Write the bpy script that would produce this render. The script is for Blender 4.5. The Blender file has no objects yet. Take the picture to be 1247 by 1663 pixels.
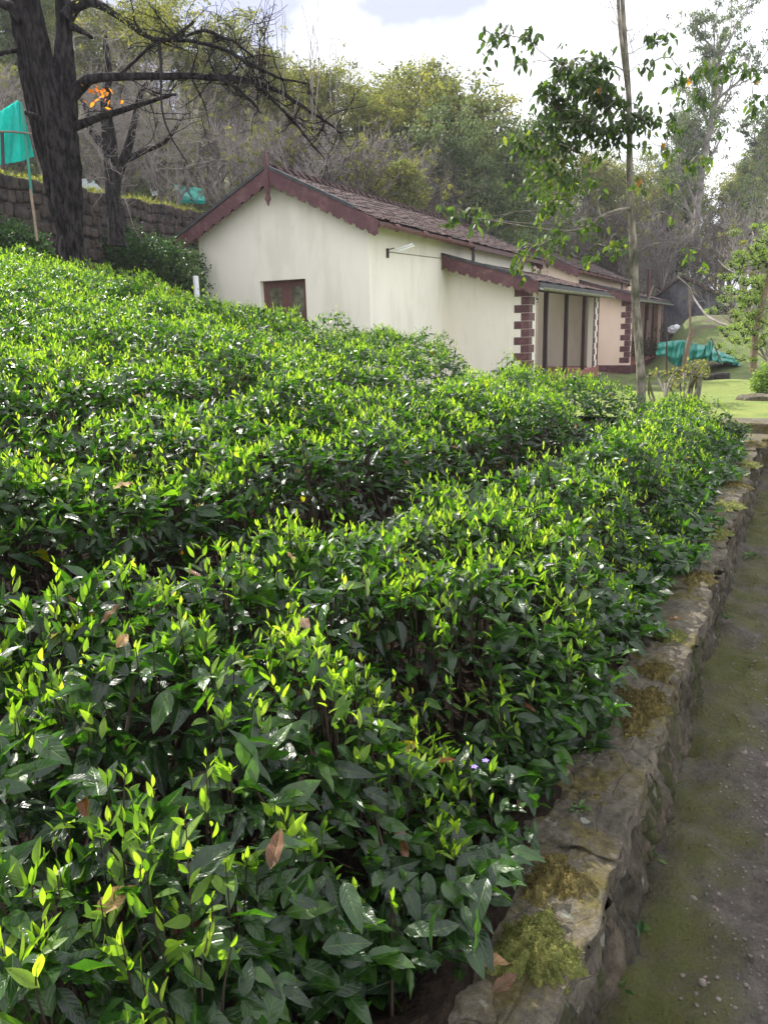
import bpy, math, random
import numpy as np
from mathutils import Vector, Matrix
R = np.random.RandomState(7)
random.seed(7)
SC = bpy.context.scene
# ------------------------------------------------------------------ camera, sky, sun, exposure
PITCH, ROLL, CZ = .236, .028, 1.6
cam = bpy.data.cameras.new('camera'); cam.sensor_fit = 'VERTICAL'; cam.sensor_height = 24; cam.lens = 24*1245/1663
cam.clip_start = .05; cam.clip_end = 2000
co = bpy.data.objects.new('camera', cam); SC.collection.objects.link(co); SC.camera = co
_U0 = Vector((0, math.sin(PITCH), math.cos(PITCH))); _R0 = Vector((1, 0, 0))
_r = _R0*math.cos(ROLL) - _U0*math.sin(ROLL); _u = _R0*math.sin(ROLL) + _U0*math.cos(ROLL); _b = _r.cross(_u)
co.matrix_world = Matrix(((_r.x, _u.x, _b.x, 0), (_r.y, _u.y, _b.y, 0), (_r.z, _u.z, _b.z, CZ), (0, 0, 0, 1)))

SUN_AZ, SUN_EL = math.radians(-42), math.radians(44)      # azimuth from +Y, negative is to the left
sdir = Vector((math.sin(SUN_AZ)*math.cos(SUN_EL), math.cos(SUN_AZ)*math.cos(SUN_EL), math.sin(SUN_EL)))
sl = bpy.data.lights.new('sun', 'SUN'); sl.energy = 4.9; sl.angle = math.radians(.5); sl.color = (1, .95, .86)
so = bpy.data.objects.new('sun', sl); SC.collection.objects.link(so)
so.rotation_euler = sdir.to_track_quat('Z', 'Y').to_euler()
SC.view_settings.view_transform = 'Standard'; SC.view_settings.look = 'None'
SC.view_settings.exposure = .65; SC.view_settings.gamma = 1
W = bpy.data.worlds.new('World'); SC.world = W; W.use_nodes = True
nt = W.node_tree; nt.nodes.clear()
def wn(t, **k):
    n = nt.nodes.new(t)
    for a, b in k.items(): setattr(n, a, b)
    return n
wo = wn('ShaderNodeOutputWorld'); bg = wn('ShaderNodeBackground'); nt.links.new(bg.outputs[0], wo.inputs[0])
sky = wn('ShaderNodeTexSky', sky_type='NISHITA', sun_disc=False, sun_elevation=SUN_EL, sun_rotation=SUN_AZ, air_density=1.2, dust_density=1.5)
tc = wn('ShaderNodeTexCoord'); mp = wn('ShaderNodeMapping'); mp.inputs['Scale'].default_value = (1, 1, 1.9); mp.inputs['Location'].default_value = (.35, .1, .2)
nt.links.new(tc.outputs['Generated'], mp.inputs[0])
ns = wn('ShaderNodeTexNoise'); ns.inputs['Scale'].default_value = 2.6; ns.inputs['Detail'].default_value = 7; ns.inputs['Roughness'].default_value = .55
nt.links.new(mp.outputs[0], ns.inputs['Vector'])
rp = wn('ShaderNodeValToRGB'); rp.color_ramp.elements[0].position = .1; rp.color_ramp.elements[1].position = .28
rp.color_ramp.elements[0].color = (0, 0, 0, 1); rp.color_ramp.elements[1].color = (1, 1, 1, 1)
nt.links.new(ns.outputs[0], rp.inputs[0])
cl = wn('ShaderNodeValToRGB'); cl.color_ramp.elements[0].color = (3.6, 3.85, 5.2, 1); cl.color_ramp.elements[1].color = (8.6, 8.7, 9.2, 1)
cl.color_ramp.elements[0].position = .3; cl.color_ramp.elements[1].position = .62
n2 = wn('ShaderNodeTexNoise'); n2.inputs['Scale'].default_value = 4.2; n2.inputs['Detail'].default_value = 5
nt.links.new(mp.outputs[0], n2.inputs['Vector'])
def wmath(op, a, b):
    n = wn('ShaderNodeMath', operation=op)
    for i, q in enumerate((a, b)):
        if isinstance(q, (int, float)): n.inputs[i].default_value = q
        else: nt.links.new(q, n.inputs[i])
    return n.outputs[0]
# two lower grey-lavender cloud banks, the rest of the cover bright
acc = wmath('ADD', n2.outputs[0], .12)
for dv_, rad_, amt in (((-.25, 1.124, .40), .20, .62), ((.085, 1.108, .30), .11, .42), ((-.5, 1.1, .42), .28, .35), ((.52, 1.1, .45), .12, .2)):
    l_ = math.sqrt(sum(q*q for q in dv_)); vm = wn('ShaderNodeVectorMath', operation='DISTANCE'); nt.links.new(tc.outputs['Generated'], vm.inputs[0]); vm.inputs[1].default_value = tuple(q/l_ for q in dv_)
    mr = wn('ShaderNodeMapRange'); mr.inputs[1].default_value = rad_*1.35; mr.inputs[2].default_value = 0; mr.inputs[3].default_value = 0; mr.inputs[4].default_value = amt
    nt.links.new(wmath('ADD', vm.outputs['Value'], wmath('MULTIPLY', wmath('SUBTRACT', n2.outputs[0], .5), .3)), mr.inputs[0]); acc = wmath('SUBTRACT', acc, mr.outputs[0])
nt.links.new(acc, cl.inputs[0])
mx = wn('ShaderNodeMix', data_type='RGBA'); nt.links.new(rp.outputs[0], mx.inputs[0]); nt.links.new(sky.outputs[0], mx.inputs[6]); nt.links.new(cl.outputs[0], mx.inputs[7])
nt.links.new(mx.outputs[2], bg.inputs[0]); bg.inputs[1].default_value = .135

# ------------------------------------------------------------------ frames and projection helpers
F = 1245.
def ray(px, py):
    a, b = px-623.5, py-831.5; c, s = math.cos(ROLL), math.sin(ROLL)
    ix = a*c-b*s; iy = a*s+b*c
    d = (ix/F, 1., -iy/F); c, s = math.cos(PITCH), math.sin(PITCH)
    return np.array([d[0], d[1]*c+d[2]*s, -d[1]*s+d[2]*c])
def aty(px, py, y):                                           # the real place of a thing seen at a pixel, y metres ahead
    r = ray(px, py); return np.array([0, 0, CZ])+r*y/r[1]
TH = math.radians(28.3)
SD = np.array([math.sin(TH), math.cos(TH)]); TD = np.array([-math.cos(TH), math.sin(TH)])
def st(x, y): return x*SD[0]+y*SD[1], x*TD[0]+y*TD[1]
def xy(s, t): return s*SD[0]+t*TD[0], s*SD[1]+t*TD[1]
HA = .46; KX, KY = -.213, 20.7
UD = np.array([math.sin(HA), math.cos(HA)]); VD = np.array([-math.cos(HA), math.sin(HA)])
def sm(a, b, x):
    k = np.clip((x-a)/(b-a), 0, 1); return k*k*(3-2*k)
class Noise:
    def __init__(self, scale, seed, n=14):
        r = np.random.RandomState(seed); a = r.uniform(0, 2*np.pi, n); k = (2*np.pi/scale)*r.uniform(.45, 1.9, n)
        self.kx = np.cos(a)*k; self.ky = np.sin(a)*k; self.p = r.uniform(0, 6.28, n); self.w = 1/np.sqrt(n/2)
    def __call__(self, x, y, z=0):
        x = np.asarray(x, float); y = np.asarray(y, float); o = 0
        for a, b, c in zip(self.kx, self.ky, self.p): o = o+np.sin(x*a+y*b+z*(a*.7-b*.6)+c)
        return o*self.w
nA, nB, nC, nD = Noise(.9, 1), Noise(.34, 2), Noise(2.5, 3), Noise(9., 4)
nE = Noise(.12, 5)

def _pit(px, py, dp, w):
    r = ray(px, py); k = (.66-CZ)/(r[2]-.216*(r[0]*TD[0]+r[1]*TD[1])); return (*st(r[0]*k, r[1]*k), dp, w)
PITS = [_pit(*q) for q in ((270, 1210, .30, .075), (60, 930, .18, .12), (300, 905, .16, .10), (620, 1010, .16, .07), (860, 960, .14, .09), (150, 745, .14, .17), (480, 690, .12, .2), (880, 690, .25, .22), (720, 742, .16, .2), (760, 1330, .15, .06), (60, 1350, .22, .05), (480, 1470, .16, .045), (110, 1240, .16, .05), (900, 1160, .12, .06), (420, 1010, .13, .06), (980, 760, .14, .14), (640, 640, .12, .2), (230, 620, .13, .2))]
ROWT = lambda s: np.interp(s, [.6, .9, 1.1, 1.4, 1.8, 2.4, 3, 4.3, 6, 8], [2.15, 2.05, 1.95, 1.76, 1.58, 1.50, 1.48, 1.4, 1.38, 1.35])
def tea_dep(s, t):                                             # how far the leaf surface is sunk in row gaps and hollows
    z = 0
    for tb, dp, w in ((1.42, .50, .205), (2.85, .22, .16), (4.5, .15, .17), (6.5, .15, .2)):
        tt = tb+.10*nC(s, tb*3)+.03*nA(s, tb) if tb > 2 else ROWT(s)+.03*nA(s, tb)
        z = z+dp*np.exp(-np.abs((t-tt)/w)**2.6)*(1 if tb > 2 else (1-.45*sm(3.5, 6.5, s))*np.clip(.82+.45*nA(s*1.1, 4.)+.15*nB(s, t), .3, 1.1))
    for ps, pt, dp, w in PITS: z = z+dp*np.exp(-((t-pt)**2+(s-ps)**2)/w**2)
    return z
def tea_top(s, t):                                             # leaf-top surface of the tea slope
    z = .71+.216*t-.012*s+.032*nA(s, t)+.032*nB(s, t)+.012*nE(s*.6, t*.6)+.04*nC(s, t)*sm(1.5, 4, t)
    z = z-tea_dep(s, t)
    return z-.30*(1-sm(.42, .80, t+.06*nA(s, 9)))
def tea_edge(s): return .48+.04*nA(s, 7)+.03*nB(s, 3)+.09*(1-sm(1.0, 2.9, s))         # near border of the bushes along the wall
def tea_end(t): return 7.9+.25*nA(t*.6, 1)+.9*(1-sm(1.2, 2.4, t))
def ground(x, y):
    s, t = st(x, y); u = (x-KX)*UD[0]+(y-KY)*UD[1]; v = (x-KX)*VD[0]+(y-KY)*VD[1]
    yard = -.02+.40*sm(9.7, 9.95, s)-1.42*sm(11.5, 26, s)-.12*sm(27, 40, s)
    d = y
    yard = yard+2.9*sm(39, 53, s)*sm(-1.6, 1.4, x-.372*y)+1.2*sm(60, 66, y)*(1-sm(-1.2, 1.8, x-.372*y))
    soil = .70+.216*t-.012*s-.50
    soil = soil*sm(1.0, 1.6, t)+np.minimum(yard, soil)*(1-sm(1.0, 1.6, t))
    teaz = soil+(yard-soil)*sm(8.3+.6*(1-sm(1.2, 2.4, t)), 9.9, s)
    bank = -.2-.232*x+.112*y
    k = sm(6.0, 8.6, v)*sm(8.3, 12, s)
    z = teaz*(1-k)+np.maximum(bank, teaz)*k
    z = np.where(t < .4, yard, z)
    z = z+sm(8.6, 10, v)*sm(20, 32, y)*0
    hill = .09*np.maximum(0, y-34)*sm(2, 12, v)+.05*np.maximum(0, y-60)*(1-sm(2, 12, v))
    z = z+np.minimum(hill, 16)
    return z+.06*nC(x*.5, y*.5)*sm(9, 14, np.hypot(x, y))
# ------------------------------------------------------------------ object helpers
COL = SC.collection
def tag(o, label=None, cat=None, group=None, kind=None):
    if label: o['label'] = label
    if cat: o['category'] = cat
    if group: o['group'] = group
    if kind: o['kind'] = kind
    return o
def empty(name, loc, label, cat, group=None, rz=0):
    o = bpy.data.objects.new(name, None); COL.objects.link(o); o.location = loc; o.rotation_euler = (0, 0, rz)
    o.empty_display_size = .2
    return tag(o, label, cat, group)
def npmesh(name, V, Q, mat, parent=None, attr=None, smooth=True, tris=False):
    V = np.asarray(V, np.float32); Q = np.asarray(Q, np.int32); k = Q.shape[1]
    me = bpy.data.meshes.new(name); me.vertices.add(len(V)); me.vertices.foreach_set('co', V.ravel())
    me.loops.add(Q.size); me.loops.foreach_set('vertex_index', Q.ravel())
    me.polygons.add(len(Q)); me.polygons.foreach_set('loop_start', np.arange(0, Q.size, k, dtype=np.int32))
    me.polygons.foreach_set('use_smooth', np.full(len(Q), smooth))
    if attr is not None:
        a = me.attributes.new('lf', 'FLOAT_VECTOR', 'POINT'); a.data.foreach_set('vector', np.asarray(attr, np.float32).ravel())
    me.update(calc_edges=True); me.materials.append(mat)
    o = bpy.data.objects.new(name, me); COL.objects.link(o)
    if parent: o.parent = parent
    return o
class MB:
    def __init__(self): self.v = []; self.f = []
    def add(self, v, f):
        n = len(self.v); self.v += [tuple(map(float, p)) for p in v]; self.f += [tuple(i+n for i in q) for q in f]; return self
    def box(self, x0, x1, y0, y1, z0, z1, M=None):
        v = [(x, y, z) for z in (z0, z1) for y in (y0, y1) for x in (x0, x1)]
        if M is not None: v = [tuple(M @ Vector(p)) for p in v]
        return self.add(v, [(0, 2, 3, 1), (4, 5, 7, 6), (0, 1, 5, 4), (2, 6, 7, 3), (0, 4, 6, 2), (1, 3, 7, 5)])
    def prism(self, poly, f0, f1):                            # poly of 2D points, f0/f1 map a 2D point to 3D
        n = len(poly); a = [f0(*p) for p in poly]; b = [f1(*p) for p in poly]
        return self.add(a+b, [tuple(range(n))[::-1], tuple(range(n, 2*n))]+[(i, (i+1) % n, n+(i+1) % n, n+i) for i in range(n)])
    def tube(self, pts, rad, k=8, caps=True):
        V, Q = tubearr(np.array(pts, float), np.array(rad, float)*np.ones(len(pts)), k); n = len(pts)
        self.add(V, [tuple(q) for q in Q])
        if caps:
            b = len(self.v)-n*k; self.f += [tuple(b+i for i in range(k))[::-1], tuple(b+(n-1)*k+i for i in range(k))]
        return self
    def build(self, name, mat, parent=None, smooth=False, bevel=0):
        me = bpy.data.meshes.new(name); me.from_pydata(self.v, [], self.f); me.update(); me.materials.append(mat)
        if smooth: me.polygons.foreach_set('use_smooth', [True]*len(me.polygons))
        o = bpy.data.objects.new(name, me); COL.objects.link(o)
        if parent: o.parent = parent
        if bevel:
            m = o.modifiers.new('bevel', 'BEVEL'); m.width = bevel; m.segments = 2; m.limit_method = 'ANGLE'
        return o
def tubearr(P, r, k):
    n = len(P); T = np.gradient(P, axis=0); T /= np.linalg.norm(T, axis=1)[:, None]+1e-9
    ref = np.array([0, 0, 1.]) if abs(T[:, 2]).mean() < .8 else np.array([1., 0, 0])
    B = np.cross(T, ref); B /= np.linalg.norm(B, axis=1)[:, None]+1e-9; N = np.cross(B, T)
    a = np.arange(k)*2*np.pi/k
    V = P[:, None, :]+r[:, None, None]*(np.cos(a)[None, :, None]*B[:, None, :]+np.sin(a)[None, :, None]*N[:, None, :])
    i = np.arange(n-1)[:, None]*k; j = np.arange(k)[None, :]; j2 = (j+1) % k
    Q = np.stack([i+j, i+j2, i+k+j2, i+k+j], -1).reshape(-1, 4)
    return V.reshape(-1, 3), Q
def tubes(lst):                                                # list of (P, r, k) -> V, Q, attr
    Vs, Qs, n = [], [], 0
    for P, r, k in lst:
        V, Q = tubearr(P, r, k); Vs.append(V); Qs.append(Q+n); n += len(V)
    return np.concatenate(Vs), np.concatenate(Qs)
def nrm(a): return a/(np.linalg.norm(a, axis=-1, keepdims=True)+1e-9)
def leaves(P, A, N, L, Wd, nu, nv, fold, droop, tint, shape=.85, wave=.0, twist=None):
    """blades as small grids: P base, A axis, N normal, one row per leaf"""
    n = len(P); A = nrm(A); B = nrm(np.cross(N, A)); N = np.cross(A, B)
    x = np.linspace(0, 1, nu+1); y = np.linspace(-1, 1, nv+1)
    w = np.sin(np.pi*np.clip(x, 0, 1)**shape)**.85*(1-.18*x)+.02*(1-x); w[-1] = 0.0
    X, Y = np.meshgrid(x, y, indexing='ij'); Wp = np.repeat(w[:, None], nv+1, 1)
    X = X.ravel(); Y = Y.ravel(); Wp = Wp.ravel(); m = len(X)
    L = np.asarray(L)[:, None]; Wd = np.asarray(Wd)[:, None]/2
    fold = np.asarray(fold)*np.ones(n); droop = np.asarray(droop)*np.ones(n)
    ph = R.uniform(0, 6.28, n)[:, None]
    a = L*X[None]; b = Wd*(Y*Wp)[None]
    c = np.abs(b)*fold[:, None]-droop[:, None]*L*X[None]**2+wave*Wd*np.sin(X[None]*15+ph)*np.abs(Y)[None]*np.sin(np.pi*X)[None]
    c = c+.0*(a)
    if twist is not None:
        th = twist[:, None]*X[None]; b, c = b*np.cos(th)-c*np.sin(th)*0, c+b*np.sin(th)
    V = P[:, None]+A[:, None]*a[..., None]+B[:, None]*b[..., None]+N[:, None]*c[..., None]
    i = np.arange(nu)[:, None]*(nv+1); j = np.arange(nv)[None]
    q = np.stack([i+j, i+nv+1+j, i+nv+1+j+1, i+j+1], -1).reshape(-1, 4)
    Q = (q[None]+(np.arange(n)*m)[:, None, None]).reshape(-1, 4)
    at = np.empty((n, m, 3)); at[..., 0] = X; at[..., 1] = Y; at[..., 2] = np.asarray(tint)[:, None]
    return V.reshape(-1, 3), Q, at.reshape(-1, 3)
def cat(parts):
    V, Q, A, n = [], [], [], 0
    for v, q, a in parts: V.append(v); Q.append(q+n); A.append(a); n += len(v)
    return np.concatenate(V), np.concatenate(Q), np.concatenate(A)
def rdir(n, el, esd):
    az = R.uniform(0, 2*np.pi, n); e = R.normal(el, esd, n)
    return np.stack([np.cos(az)*np.cos(e), np.sin(az)*np.cos(e), np.sin(e)], 1)
# ------------------------------------------------------------------ materials
def mat(name, col, rough=.8, var=None, scale=6, bump=.0, bscale=30, metal=0, spec=None, detail=6, gen='Object', var2=None, vscale2=1.2, stretch=None, ramp=(.35, .65)):
    m = bpy.data.materials.new(name); m.use_nodes = True; t = m.node_tree; p = t.nodes['Principled BSDF']
    p.inputs['Roughness'].default_value = rough; p.inputs['Metallic'].default_value = metal
    if spec is not None: p.inputs['Specular IOR Level'].default_value = spec
    p.inputs['Base Color'].default_value = (*col, 1)
    tcn = t.nodes.new('ShaderNodeTexCoord'); src = tcn.outputs[gen]
    if stretch:
        mpn = t.nodes.new('ShaderNodeMapping'); mpn.inputs['Scale'].default_value = stretch; t.links.new(src, mpn.inputs[0]); src = mpn.outputs[0]
    last = None
    if var:
        n = t.nodes.new('ShaderNodeTexNoise'); n.inputs['Scale'].default_value = scale; n.inputs['Detail'].default_value = detail; n.inputs['Roughness'].default_value = .62
        t.links.new(src, n.inputs['Vector']); r = t.nodes.new('ShaderNodeValToRGB')
        r.color_ramp.elements[0].position = ramp[0]; r.color_ramp.elements[1].position = ramp[1]
        r.color_ramp.elements[0].color = (*col, 1); r.color_ramp.elements[1].color = (*var, 1)
        t.links.new(n.outputs[0], r.inputs[0]); last = r.outputs[0]
    if var2:
        n = t.nodes.new('ShaderNodeTexNoise'); n.inputs['Scale'].default_value = vscale2; n.inputs['Detail'].default_value = 7; n.inputs['Roughness'].default_value = .65
        t.links.new(src, n.inputs['Vector']); r = t.nodes.new('ShaderNodeValToRGB'); r.color_ramp.elements[0].position = .5; r.color_ramp.elements[1].position = .62
        t.links.new(n.outputs[0], r.inputs[0]); x = t.nodes.new('ShaderNodeMix'); x.data_type = 'RGBA'; t.links.new(r.outputs[0], x.inputs[0])
        if last: t.links.new(last, x.inputs[6])
        else: x.inputs[6].default_value = (*col, 1)
        x.inputs[7].default_value = (*var2, 1); last = x.outputs[2]
    if last: t.links.new(last, p.inputs['Base Color'])
    if bump:
        n = t.nodes.new('ShaderNodeTexNoise'); n.inputs['Scale'].default_value = bscale; n.inputs['Detail'].default_value = 8
        t.links.new(src, n.inputs['Vector']); b = t.nodes.new('ShaderNodeBump'); b.inputs['Strength'].default_value = 1; b.inputs['Distance'].default_value = bump
        t.links.new(n.outputs[0], b.inputs['Height']); t.links.new(b.outputs[0], p.inputs['Normal'])
    return m
def leafmat(name, stops, rough=.35, trans=.35, tcol=(.35, .6, .05), veins=True, spec=.5, vein=.25, bump=.0015):
    m = bpy.data.materials.new(name); m.use_nodes = True; t = m.node_tree; L = t.links; p = t.nodes['Principled BSDF']; out = t.nodes['Material Output']
    a = t.nodes.new('ShaderNodeAttribute'); a.attribute_name = 'lf'; sp = t.nodes.new('ShaderNodeSeparateXYZ'); L.new(a.outputs['Vector'], sp.inputs[0])
    r = t.nodes.new('ShaderNodeValToRGB'); e = r.color_ramp.elements
    e[0].position = stops[0][0]; e[0].color = (*stops[0][1], 1); e[1].position = stops[-1][0]; e[1].color = (*stops[-1][1], 1)
    for q, c in stops[1:-1]: k = e.new(q); k.color = (*c, 1)
    L.new(sp.outputs[2], r.inputs[0]); colr = r.outputs[0]
    p.inputs['Roughness'].default_value = rough; p.inputs['Specular IOR Level'].default_value = spec
    def mt(op, x, y=None):
        n = t.nodes.new('ShaderNodeMath'); n.operation = op
        for i, q in enumerate((x, y)):
            if q is None: continue
            if isinstance(q, (int, float)): n.inputs[i].default_value = q
            else: L.new(q, n.inputs[i])
        return n.outputs[0]
    if veins:
        tcs = t.nodes.new('ShaderNodeTexCoord'); sn = t.nodes.new('ShaderNodeTexNoise'); sn.inputs['Scale'].default_value = 190; sn.inputs['Detail'].default_value = 3; L.new(tcs.outputs['Object'], sn.inputs['Vector'])
        sr = t.nodes.new('ShaderNodeValToRGB'); sr.color_ramp.elements[0].position = .66; sr.color_ramp.elements[1].position = .70; sr.color_ramp.elements[1].color = (.7, .7, .7, 1); L.new(sn.outputs[0], sr.inputs[0])
        sx_ = t.nodes.new('ShaderNodeMix'); sx_.data_type = 'RGBA'; L.new(sr.outputs[0], sx_.inputs[0]); L.new(colr, sx_.inputs[6]); sx_.inputs[7].default_value = (.10, .075, .03, 1)
        s2 = t.nodes.new('ShaderNodeTexNoise'); s2.inputs['Scale'].default_value = 28; s2.inputs['Detail'].default_value = 5; L.new(tcs.outputs['Object'], s2.inputs['Vector']); s3 = t.nodes.new('ShaderNodeValToRGB'); s3.color_ramp.elements[0].position = .3; s3.color_ramp.elements[1].position = .7; s3.color_ramp.elements[0].color = (.62, .66, .6, 1); s3.color_ramp.elements[1].color = (1.3, 1.22, 1.1, 1); L.new(s2.outputs[0], s3.inputs[0])
        s4 = t.nodes.new('ShaderNodeMix'); s4.data_type = 'RGBA'; s4.blend_type = 'MULTIPLY'; s4.inputs[0].default_value = 1; L.new(sx_.outputs[2], s4.inputs[6]); L.new(s3.outputs[0], s4.inputs[7]); colr = s4.outputs[2]
        ay = mt('ABSOLUTE', sp.outputs[1]); lat = mt('SINE', mt('MULTIPLY', mt('SUBTRACT', sp.outputs[0], mt('MULTIPLY', ay, .22)), 52.))
        lat2 = mt('POWER', mt('MAXIMUM', lat, 0.), 3.); mid = mt('MAXIMUM', mt('SUBTRACT', 1., mt('MULTIPLY', ay, 9.)), 0.)
        h = mt('SUBTRACT', mt('SUBTRACT', 0., mid), mt('MULTIPLY', lat2, .55))
        b = t.nodes.new('ShaderNodeBump'); b.inputs['Strength'].default_value = 1; b.inputs['Distance'].default_value = bump
        L.new(h, b.inputs['Height']); L.new(b.outputs[0], p.inputs['Normal'])
        x = t.nodes.new('ShaderNodeMix'); x.data_type = 'RGBA'; x.blend_type = 'MIX'
        L.new(mt('MULTIPLY', mid, vein*1.6), x.inputs[0]); L.new(colr, x.inputs[6]); x.inputs[7].default_value = (.25, .38, .08, 1); colr = x.outputs[2]
        tn = t.nodes.new('ShaderNodeTexNoise'); tn.inputs['Scale'].default_value = 60; tn.inputs['Detail'].default_value = 6
        tcn = t.nodes.new('ShaderNodeTexCoord'); L.new(tcn.outputs['Object'], tn.inputs['Vector'])
        L.new(mt('ADD', mt('MULTIPLY', tn.outputs[0], .5), rough-.22), p.inputs['Roughness'])
    L.new(colr, p.inputs['Base Color'])
    tr = t.nodes.new('ShaderNodeBsdfTranslucent'); h2 = t.nodes.new('ShaderNodeMix'); h2.data_type = 'RGBA'; h2.blend_type = 'MIX'; h2.inputs[0].default_value = .55
    sc = t.nodes.new('ShaderNodeMix'); sc.data_type = 'RGBA'; sc.blend_type = 'MULTIPLY'; sc.inputs[0].default_value = 1
    g = t.nodes.new('ShaderNodeMix'); g.data_type = 'RGBA'; g.blend_type = 'ADD'; g.inputs[0].default_value = 1
    L.new(colr, g.inputs[6]); L.new(colr, g.inputs[7]); L.new(g.outputs[2], h2.inputs[6]); 
    L.new(g.outputs[2], sc.inputs[6]); sc.inputs[7].default_value = (*tcol, 1); L.new(sc.outputs[2], tr.inputs[0])
    ms = t.nodes.new('ShaderNodeMixShader'); ms.inputs[0].default_value = trans; L.new(p.outputs[0], ms.inputs[1]); L.new(tr.outputs[0], ms.inputs[2]); L.new(ms.outputs[0], out.inputs[0])
    return m
M = {}
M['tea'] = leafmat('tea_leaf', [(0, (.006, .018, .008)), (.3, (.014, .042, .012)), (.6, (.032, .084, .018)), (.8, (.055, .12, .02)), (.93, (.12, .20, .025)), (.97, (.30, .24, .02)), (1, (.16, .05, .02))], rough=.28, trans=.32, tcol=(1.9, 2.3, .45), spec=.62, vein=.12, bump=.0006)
M['shoot'] = leafmat('tea_shoot', [(0, (.04, .105, .02)), (.33, (.13, .235, .03)), (.62, (.24, .36, .045)), (1, (.39, .48, .08))], rough=.42, trans=.48, tcol=(1.28, 1.38, .35), spec=.5, vein=.1, bump=.0005)
M['tea_far'] = leafmat('tea_leaf_far', [(0, (.014, .045, .01)), (.5, (.03, .09, .015)), (1, (.07, .16, .02))], rough=.35, trans=.3, tcol=(1.6, 2.2, .5), veins=False, spec=.6)
M['stem'] = mat('green_stem', (.10, .12, .03), .6, (.14, .08, .04), 30)
M['twig'] = mat('brown_twig', (.03, .02, .014), .85, (.06, .045, .032), 20, spec=.2)
M['dead'] = leafmat('dead_leaf', [(0, (.10, .05, .03)), (.5, (.22, .13, .07)), (1, (.40, .27, .12))], rough=.6, trans=.15, tcol=(1.2, .9, .5), vein=.1)
M['soil'] = mat('dark_soil', (.012, .009, .007), .95, (.03, .021, .015), 30, .02, 60, spec=.1)
M['ground'] = mat('grass_ground', (.07, .11, .025), .9, (.14, .17, .045), 2.2, .04, 25, var2=(.10, .085, .05), vscale2=.35)
M['lawn'] = mat('lawn_grass', (.13, .19, .03), .9, (.22, .26, .05), 3.5, .03, 60)
M['bark'] = mat('dark_bark', (.008, .007, .008), .95, (.048, .042, .043), 18, .05, 30, stretch=(1, 1, .3), detail=12, spec=.15, ramp=(.42, .62))
M['greybark'] = mat('grey_twigs', (.16, .14, .13), .9, (.32, .285, .265), 3)
M['brownbare'] = mat('brown_twigs', (.07, .055, .05), .9, (.16, .13, .12), 3)
M['palebare'] = mat('pale_twigs', (.26, .23, .21), .9, (.42, .38, .35), 3)
M['palebark'] = mat('sapling_bark', (.10, .085, .06), .85, (.30, .27, .21), 14, .006, 40, stretch=(1, 1, .5), var2=(.05, .06, .03), vscale2=8)
M['browntrunk'] = mat('brown_bark', (.045, .038, .034), .9, (.10, .085, .075), 6, .03, 20)
M['ygreen'] = leafmat('yellow_green_leaf', [(0, (.05, .07, .03)), (.5, (.115, .13, .05)), (1, (.26, .245, .08))], rough=.6, trans=.4, tcol=(1.2, 1.2, .4), veins=False, spec=.3)
M['bgreen'] = leafmat('blue_green_leaf', [(0, (.05, .07, .035)), (.5, (.09, .125, .06)), (1, (.17, .19, .09))], rough=.6, trans=.3, tcol=(1.1, 1.2, .6), veins=False, spec=.3)
M['sapleaf'] = leafmat('sapling_leaf', [(0, (.016, .032, .012)), (.55, (.035, .068, .018)), (.85, (.10, .16, .03)), (.95, (.20, .23, .035)), (1, (.50, .13, .03))], rough=.35, trans=.36, tcol=(1.3, 1.45, .4), spec=.5)
M['orange'] = leafmat('orange_leaf', [(0, (.55, .30, .03)), (1, (.62, .16, .03))], rough=.5, trans=.5, tcol=(1.2, .8, .3), veins=False)
M['cream'] = mat('cream_plaster', (.88, .83, .74), .9, (.83, .78, .69), 1.6, .004, 45, var2=(.76, .72, .63), vscale2=1.3, stretch=(1, 1, .28), detail=10)
M['pinkcream'] = mat('pinkish_plaster', (.86, .68, .56), .9, (.79, .62, .52), 1.5, .004, 45, stretch=(1, 1, .3))
M['maroon'] = mat('maroon_paint', (.105, .036, .042), .6, (.080, .028, .034), 5, .002, 40, var2=(.15, .068, .07), vscale2=4)
M['maroonwood'] = mat('maroon_wood', (.085, .03, .03), .6, (.06, .022, .024), 8, .002, 60)
M['tile'] = mat('clay_tile', (.045, .027, .026), .85, (.11, .062, .052), 9, .006, 40, var2=(.035, .028, .028), vscale2=2.2)
M['ridge'] = mat('ridge_tile', (.10, .05, .045), .85, (.05, .034, .032), 6, .006, 40)
M['blackstrip'] = mat('black_flashing', (.02, .022, .026), .6, (.06, .065, .07), 6, .004, 30)
M['gutter'] = mat('rust_gutter', (.16, .065, .055), .5, (.10, .04, .035), 7, .002, 30)
M['palegutter'] = mat('cement_gutter', (.33, .32, .26), .9, (.20, .20, .15), 5, .004, 30)
M['post'] = mat('dark_post', (.035, .018, .022), .6, (.05, .026, .03), 8)
M['redfloor'] = mat('red_oxide_floor', (.30, .11, .09), .7, (.24, .09, .075), 4)
M['glass'] = mat('window_glass', (.07, .07, .05), .12, (.20, .19, .13), 6, spec=.8)  # greenish-gold reflection put into the pane colour
M['casement'] = mat('brown_casement', (.15, .065, .06), .6, (.11, .05, .045), 9, .002, 60)
M['lamp'] = mat('lamp_tube', (.85, .88, .82), .3)
M['metal'] = mat('grey_metal', (.30, .31, .31), .45, (.22, .22, .22), 8, metal=.4)
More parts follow.
